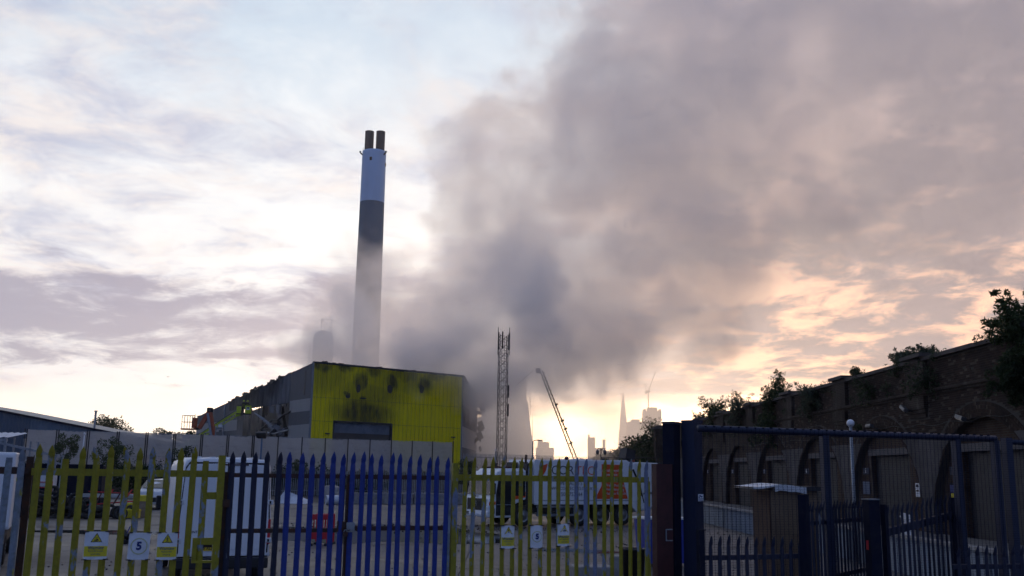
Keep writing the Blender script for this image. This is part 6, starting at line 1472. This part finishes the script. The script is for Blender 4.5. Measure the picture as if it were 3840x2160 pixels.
b = MB(); b.tube([(-.5, -.5, 32.0), (-.5, -.5, 34.8)], .07, 5); b.bar((-.5, -.5, 34.8), (1.6, -.3, 34.7), .07); b.bar((-.5, -.5, 34.8), (2.0, 0, 32.2), .06); b.bar((-.5, -.5, 34.6), (.4, .4, 32.2), .06); b.tube([(1.6, -.3, 32.0), (1.6, -.3, 34.7)], .06, 5); b.bar((1.6, -.3, 34.7), (6.0, .5, 32.5), .06); b.build('davit_frame', mat('blue_rail', (.12, .18, .30), .5, .3), t)
b = MB(); b.tube([(-2.55, -.6, 18), (-2.55, -.6, 29)], .05, 5); b.tube([(-2.95, -.8, 18), (-2.75, -.8, 29)], .05, 5)
for k in range(12): b.bar((-2.55, -.6, 18+k*.9), (-2.9, -.8, 18.4+k*.9), .05)
b.build('ladder_cage', M['grey'], t)
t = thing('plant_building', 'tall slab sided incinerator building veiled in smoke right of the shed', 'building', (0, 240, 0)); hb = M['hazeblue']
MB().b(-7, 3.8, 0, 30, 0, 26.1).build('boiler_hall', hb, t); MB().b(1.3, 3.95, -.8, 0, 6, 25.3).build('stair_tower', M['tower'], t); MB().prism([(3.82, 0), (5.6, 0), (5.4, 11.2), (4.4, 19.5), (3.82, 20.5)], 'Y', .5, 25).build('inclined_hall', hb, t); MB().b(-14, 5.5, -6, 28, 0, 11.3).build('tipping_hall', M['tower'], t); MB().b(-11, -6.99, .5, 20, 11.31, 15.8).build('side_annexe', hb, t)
for k in range(5): MB().b(-5.5+k*1.4, -4.4+k*1.4, -.05, .0, 14, 24.5).build('window_strip', M['towerglass'], t)
b = MB(); b.tube([(5.0, 2, 16), (5.0, 2, 20.5), (4.4, 2, 21.2)], .08, 5); b.tube([(5.6, 2, 11), (5.6, 2, 17)], .06, 5); b.build('vent_pipe', M['grey'], t)
def tower(name, label, x0, x1, y, h, depth, floors, cols, cat='tower block', extra=None, group='far tower blocks', z0=0, rz=0):
    t = thing(name, label, cat, ((x0+x1)/2, y, z0), rz, group); w = x1-x0
    MB().b(-w/2, w/2, 0, depth, 0, h).build('wall', M['tower'], t); fh = h/floors; cw = w/cols
    b0 = MB().b(-cw*.32, cw*.32, -.12, -.02, -fh*.30, fh*.32).mesh('window', M['towerglass'])
    for i in range(floors):
        for j in range(cols): link('window', b0, t, (-w/2+(j+.5)*cw, 0, (i+.5)*fh))
    for j in range(cols+1): MB().b(-w/2+j*cw-cw*.06, -w/2+j*cw+cw*.06, -.35, -.001, 0, h).build('fin', M['tower'], t)
    for (a, e, z) in extra or []: MB().b(a, e, 1, depth*.7, h+.01, h+z).build('roof_block', M['tower'], t)
    return t
tower('tower_block', 'lower of the two pale tower blocks right of the spire', 181.1, 204.9, 1500, 82, 24, 22, 7, extra=[(-6, 6, 3.5)])
td = tower('tower_block', 'taller pale tower block with a crane on its roof', 206.4, 232.4, 1500, 99, 26, 27, 8, extra=[(-13, -10.5, 3.0), (-7, 7, 5.5), (10.5, 13, 3)])
tower('council_block', 'slim lift tower of the low grey block on the skyline', 72, 78.2, 900, 35.5, 8, 11, 2, extra=[(-3, -1.5, 2.5)])
tower('council_block', 'low grey block between the ladder and the spire', 78.4, 88.5, 905, 26, 10, 8, 4, extra=[(2.8, 5.0, 8.0)])
tower('council_block', 'low slab behind the lamp post, left of the ladder', 24.5, 40.5, 900, 25.5, 12, 8, 5, extra=[(-4, 4, 5.0), (-6.5, -2, 7.2)])
tower('council_block', 'small far block just right of the low grey block', 88.8, 93.0, 910, 24, 8, 7, 2)
t = thing('tower_crane', 'luffing tower crane standing on the taller tower block', 'crane', (214.3, 1512, 0))
b = MB(); b.bar((0, 0, 98), (0, 0, 128), 1.5); b.build('mast', M['tower'], t); MB().b(-4, 3, -1.5, 1.5, 128, 131).build('counter_deck', M['tower'], t); MB().bar((0, 0, 130), (11.5, 0, 160), .9).build('jib', M['tower'], t); MB().bar((-3.5, 0, 131), (-5.5, 0, 142), .7).build('a_frame', M['tower'], t); MB().bar((-5.5, 0, 142), (1, 0, 133), .35).build('tie', M['tower'], t); MB().b(-5, -2.5, -1.2, 1.2, 125.5, 128).build('counterweight', M['tower'], t)
t = thing('glass_spire', 'tall tapering glass skyscraper on the far skyline', 'skyscraper', (440.5, 3800, 0))
Bz, Tz = [(-30, -25), (30, -25), (30, 25), (-30, 25)], [(-3.5, -3), (3.0, -3), (3.0, 3), (-3.5, 3)]
for i in range(4):
    a, e = Bz[i], Bz[(i+1) % 4]; c, d = Tz[(i+1) % 4], Tz[i]; hz = [306, 298, 310, 300][i]; g_ = .02
    A, E_ = Vector((*a, 0)), Vector((*e, 0)); Cc, Dd = Vector((*c, hz)), Vector((*d, hz+4)); m1, m2 = A+(E_-A)*g_, E_-(E_-A)*g_
    f = MB().poly([m1, m2, Cc, Dd]).build('facade_shard', M['shardglass'], t)
    b = MB()
    for k in range(1, 26): q = k/26; l, r_ = m1+(Dd-m1)*q, m2+(Cc-m2)*q; nrm = (m2-m1).cross(Vector((0, 0, 1))).normalized(); b.bar(l+nrm*.4, r_+nrm*.4, .8, 1.6)
    b.build('floor_bands', M['tower'], f)
t = thing('bird', 'tiny dark bird gliding over the left skyline', 'bird', (-52.9, 150, 16.2), R_(20))
b = MB(); b.lathe([(.001, -.22), (.06, -.1), (.07, .05), (.03, .2), (.001, .26)], (0, 0, 0), 8, 'Y'); b.build('body', M['black'], t)
for s in (-1, 1): MB().poly([(0, -.06, .03), (s*.25, -.02, .12), (s*.55, .1, .05), (s*.26, .1, .10), (0, .08, .03)]).build('wing', M['black'], t)
rs = random.Random(88)
for k, (x, y, h, lb) in enumerate([(33, 320, 5.0, 'small backlit tree at the foot of the ladder'), (41, 420, 6.5, 'second backlit tree in the glare right of the ladder foot'), (62, 640, 7, 'hazy far tree beside the low grey block')]): tree('far_tree', lb, 'tree', x, y, 0, h+3, 3.2, 1100, M['leafd'], 90+k, .6, 'far trees in the glare', .25, .8, .66, 10)
# ------------------------------------------------------------------ smoke: a real volume grid drifting off the burning shed
def smoke_volume(name, blobs, lo, hi, res, dens, nscale, namp, color, aniso, label, edge=.25, detail=6, fade=None, warp=16, base=.45, billow=1.6, left=None):
    ng = bpy.data.node_groups.new(name, 'GeometryNodeTree')
    ng.interface.new_socket('Geometry', in_out='OUTPUT', socket_type='NodeSocketGeometry')
    g = NT(ng)
    pos = g.n('GeometryNodeInputPosition')
    wv = g.v('SUBTRACT', g.noise(pos, nscale*.45, 2, .5, out=1), (.5, .5, .5))
    wp = g.v('ADD', pos, g.scale(wv, warp))
    wv2 = g.v('SUBTRACT', g.noise(pos, nscale*2.2, 3, .6, out=1), (.5, .5, .5)); wp = g.v('ADD', wp, g.scale(wv2, warp*.42))
    acc = None
    for (cx, cy_, cz, r, sy, w) in blobs:
        dd = g.v('MULTIPLY', g.v('SUBTRACT', wp, (cx, cy_, cz)), (1/r, 1/(r*sy), 1/r))
        L = g.v('LENGTH', dd, out=1)
        f = g.m('MULTIPLY', g.m('SUBTRACT', 1.0, L), w)
        acc = f if acc is None else g.n('ShaderNodeMath', {0: acc, 1: f, 2: .18}, operation='SMOOTH_MAX')
    n = g.noise(wp, nscale, detail, .58)
    nf = g.noise(wp, nscale*3.1, 4, .62)
    shp = g.m('ADD', g.m('ADD', acc, g.m('MULTIPLY', g.m('SUBTRACT', n, .5), namp*2.0)), g.m('ADD', g.m('MULTIPLY', g.m('SUBTRACT', nf, .5), namp*.8), g.m('MULTIPLY', g.m('SUBTRACT', g.m('ABSOLUTE', g.m('SUBTRACT', g.m('MULTIPLY', g.noise(wp, nscale*1.5, 3, .5), 2.), 1.)), .22), namp*billow)))
    d = g.m('MULTIPLY', g.ss(shp, 0.0, edge), dens)
    # thins out as it spreads away from the roof
    x, y, z = g.sep(pos)
    if left: d = g.m('MULTIPLY', d, g.m('ADD', g.lin(x, left[0], left[1], left[2], 1.0), g.m('MULTIPLY', g.ss(z, 27., 16.), g.lin(x, left[0], left[1], left[3], .3))))
    d = g.m('MULTIPLY', d, g.m('ADD', g.m('MULTIPLY', g.ss(n, .3, .7), 1.25-base), base))
    if fade and len(fade) > 3: d = g.m('MULTIPLY', d, g.lin(g.m('ADD', x, z), fade[3], fade[4], 1.0, fade[5]))
    if fade: d = g.m('MULTIPLY', d, g.lin(g.m('ADD', x, z), fade[0], fade[1], 1.0, fade[2]))
    vol = g.n('GeometryNodeVolumeCube', {'Density': d, 'Background': 0.0, 'Min': lo, 'Max': hi, 'Resolution X': res[0], 'Resolution Y': res[1], 'Resolution Z': res[2]})
    m_ = bpy.data.materials.new(name); m_.use_nodes = True; h = NT(m_.node_tree)
    vs_ = h.n('ShaderNodeVolumePrincipled', {'Color': (*color, 1), 'Density': 1.0, 'Anisotropy': aniso, 'Density Attribute': 'density'})
    h.n('ShaderNodeOutputMaterial', {'Volume': vs_}, None)
    sm = g.n('GeometryNodeSetMaterial', {'Geometry': vol, 'Material': m_})
    g.n('NodeGroupOutput', {0: sm}, None)
    me = bpy.data.meshes.new(name); o = link(name, me)
    md = o.modifiers.new('volume', 'NODES'); md.node_group = ng
    me.materials.append(m_)
    return tag(o, label, None, None, 'stuff')
smoke_volume('smoke_plume', [
    # x, y, z, radius, y-stretch, weight
    (-28, 144, 18, 7.5, 1.6, .5), (-22.5, 146, 23, 11, 1.5, .5), (-20, 148, 32, 8, 1.3, .32), (-23, 145, 17.5, 7, 1.6, .8), (-19, 145, 18, 7, 1.6, 1.3), (-14, 146, 20, 10, 1.5, 1.5), (-5, 146, 22, 12, 1.5, 1.5), (4, 146, 26, 14, 1.5, 1.1),
    (6, 150, 35, 17, 1.3, 1), (9, 154, 47, 19, 1.1, 1), (17, 156, 58, 22, 1., 1), (29, 158, 68, 26, 1., 1), (46, 160, 80, 30, 1., 1), (74, 164, 92, 36, 1., 1),
    (-9, 147, 31, 10, 1.3, 1.0), (-16, 147, 26, 8, 1.2, .7), (-6, 152, 43, 10, 1., 1), (-4, 153, 55, 10, 1, 1), (16, 148, 28, 13, 1.4, 1), (30, 156, 38, 17, 1.2, 1), (46, 160, 50, 20, 1., .9), (72, 164, 62, 26, 1., .8), (1, 122, 27, 6.5, 1.2, .7)],
    (-46, 102, 8), (114, 200, 132), (215, 100, 166), .17, .08, .36, (.992, .978, .970), .46,
    'thick grey smoke plume drifting up and right from the burning yellow shed', fade=(0., 55., .56, 75., 165., .40), edge=.20, detail=6, warp=12, base=.10, billow=2.3, left=(-31., -6., .30, 1.5))
smoke_volume('smoke_drift', [
    (-2, 165, 10, 14, 1.6, 1), (6, 180, 12, 18, 1.5, 1), (20, 190, 14, 20, 1.5, .9), (0, 150, 5, 9, 1.2, 1), (12, 160, 20, 14, 1.2, .9), (-37, 143, 9, 6, 1, 1), (38, 200, 12, 16, 1.4, .6), (14, 135, 4, 10, 2.0, .8), (2, 200, 18, 16, 1.2, 1)],
    (-48, 100, -1), (65, 240, 42), (92, 112, 36), .032, .07, .30, (.985, .965, .95), .65,
    'thin smoke drifting low across the ground right of the shed', edge=.5, detail=4, warp=12, base=.5, billow=.5)
# ------------------------------------------------------------------ evening haze over the whole place
def haze_box(d):
    m_ = bpy.data.materials.new('haze'); m_.use_nodes = True; h = NT(m_.node_tree)
    v = h.n('ShaderNodeVolumePrincipled', {'Color': (.97, .96, .96, 1), 'Density': d, 'Anisotropy': .75})
    h.n('ShaderNodeOutputMaterial', {'Volume': v}, None)
    tag(MB().b(-2450, 2450, -180, 4650, -1.2, 322).build('haze', m_), 'thin evening haze over the whole place', None, None, 'stuff')
haze_box(.00012)
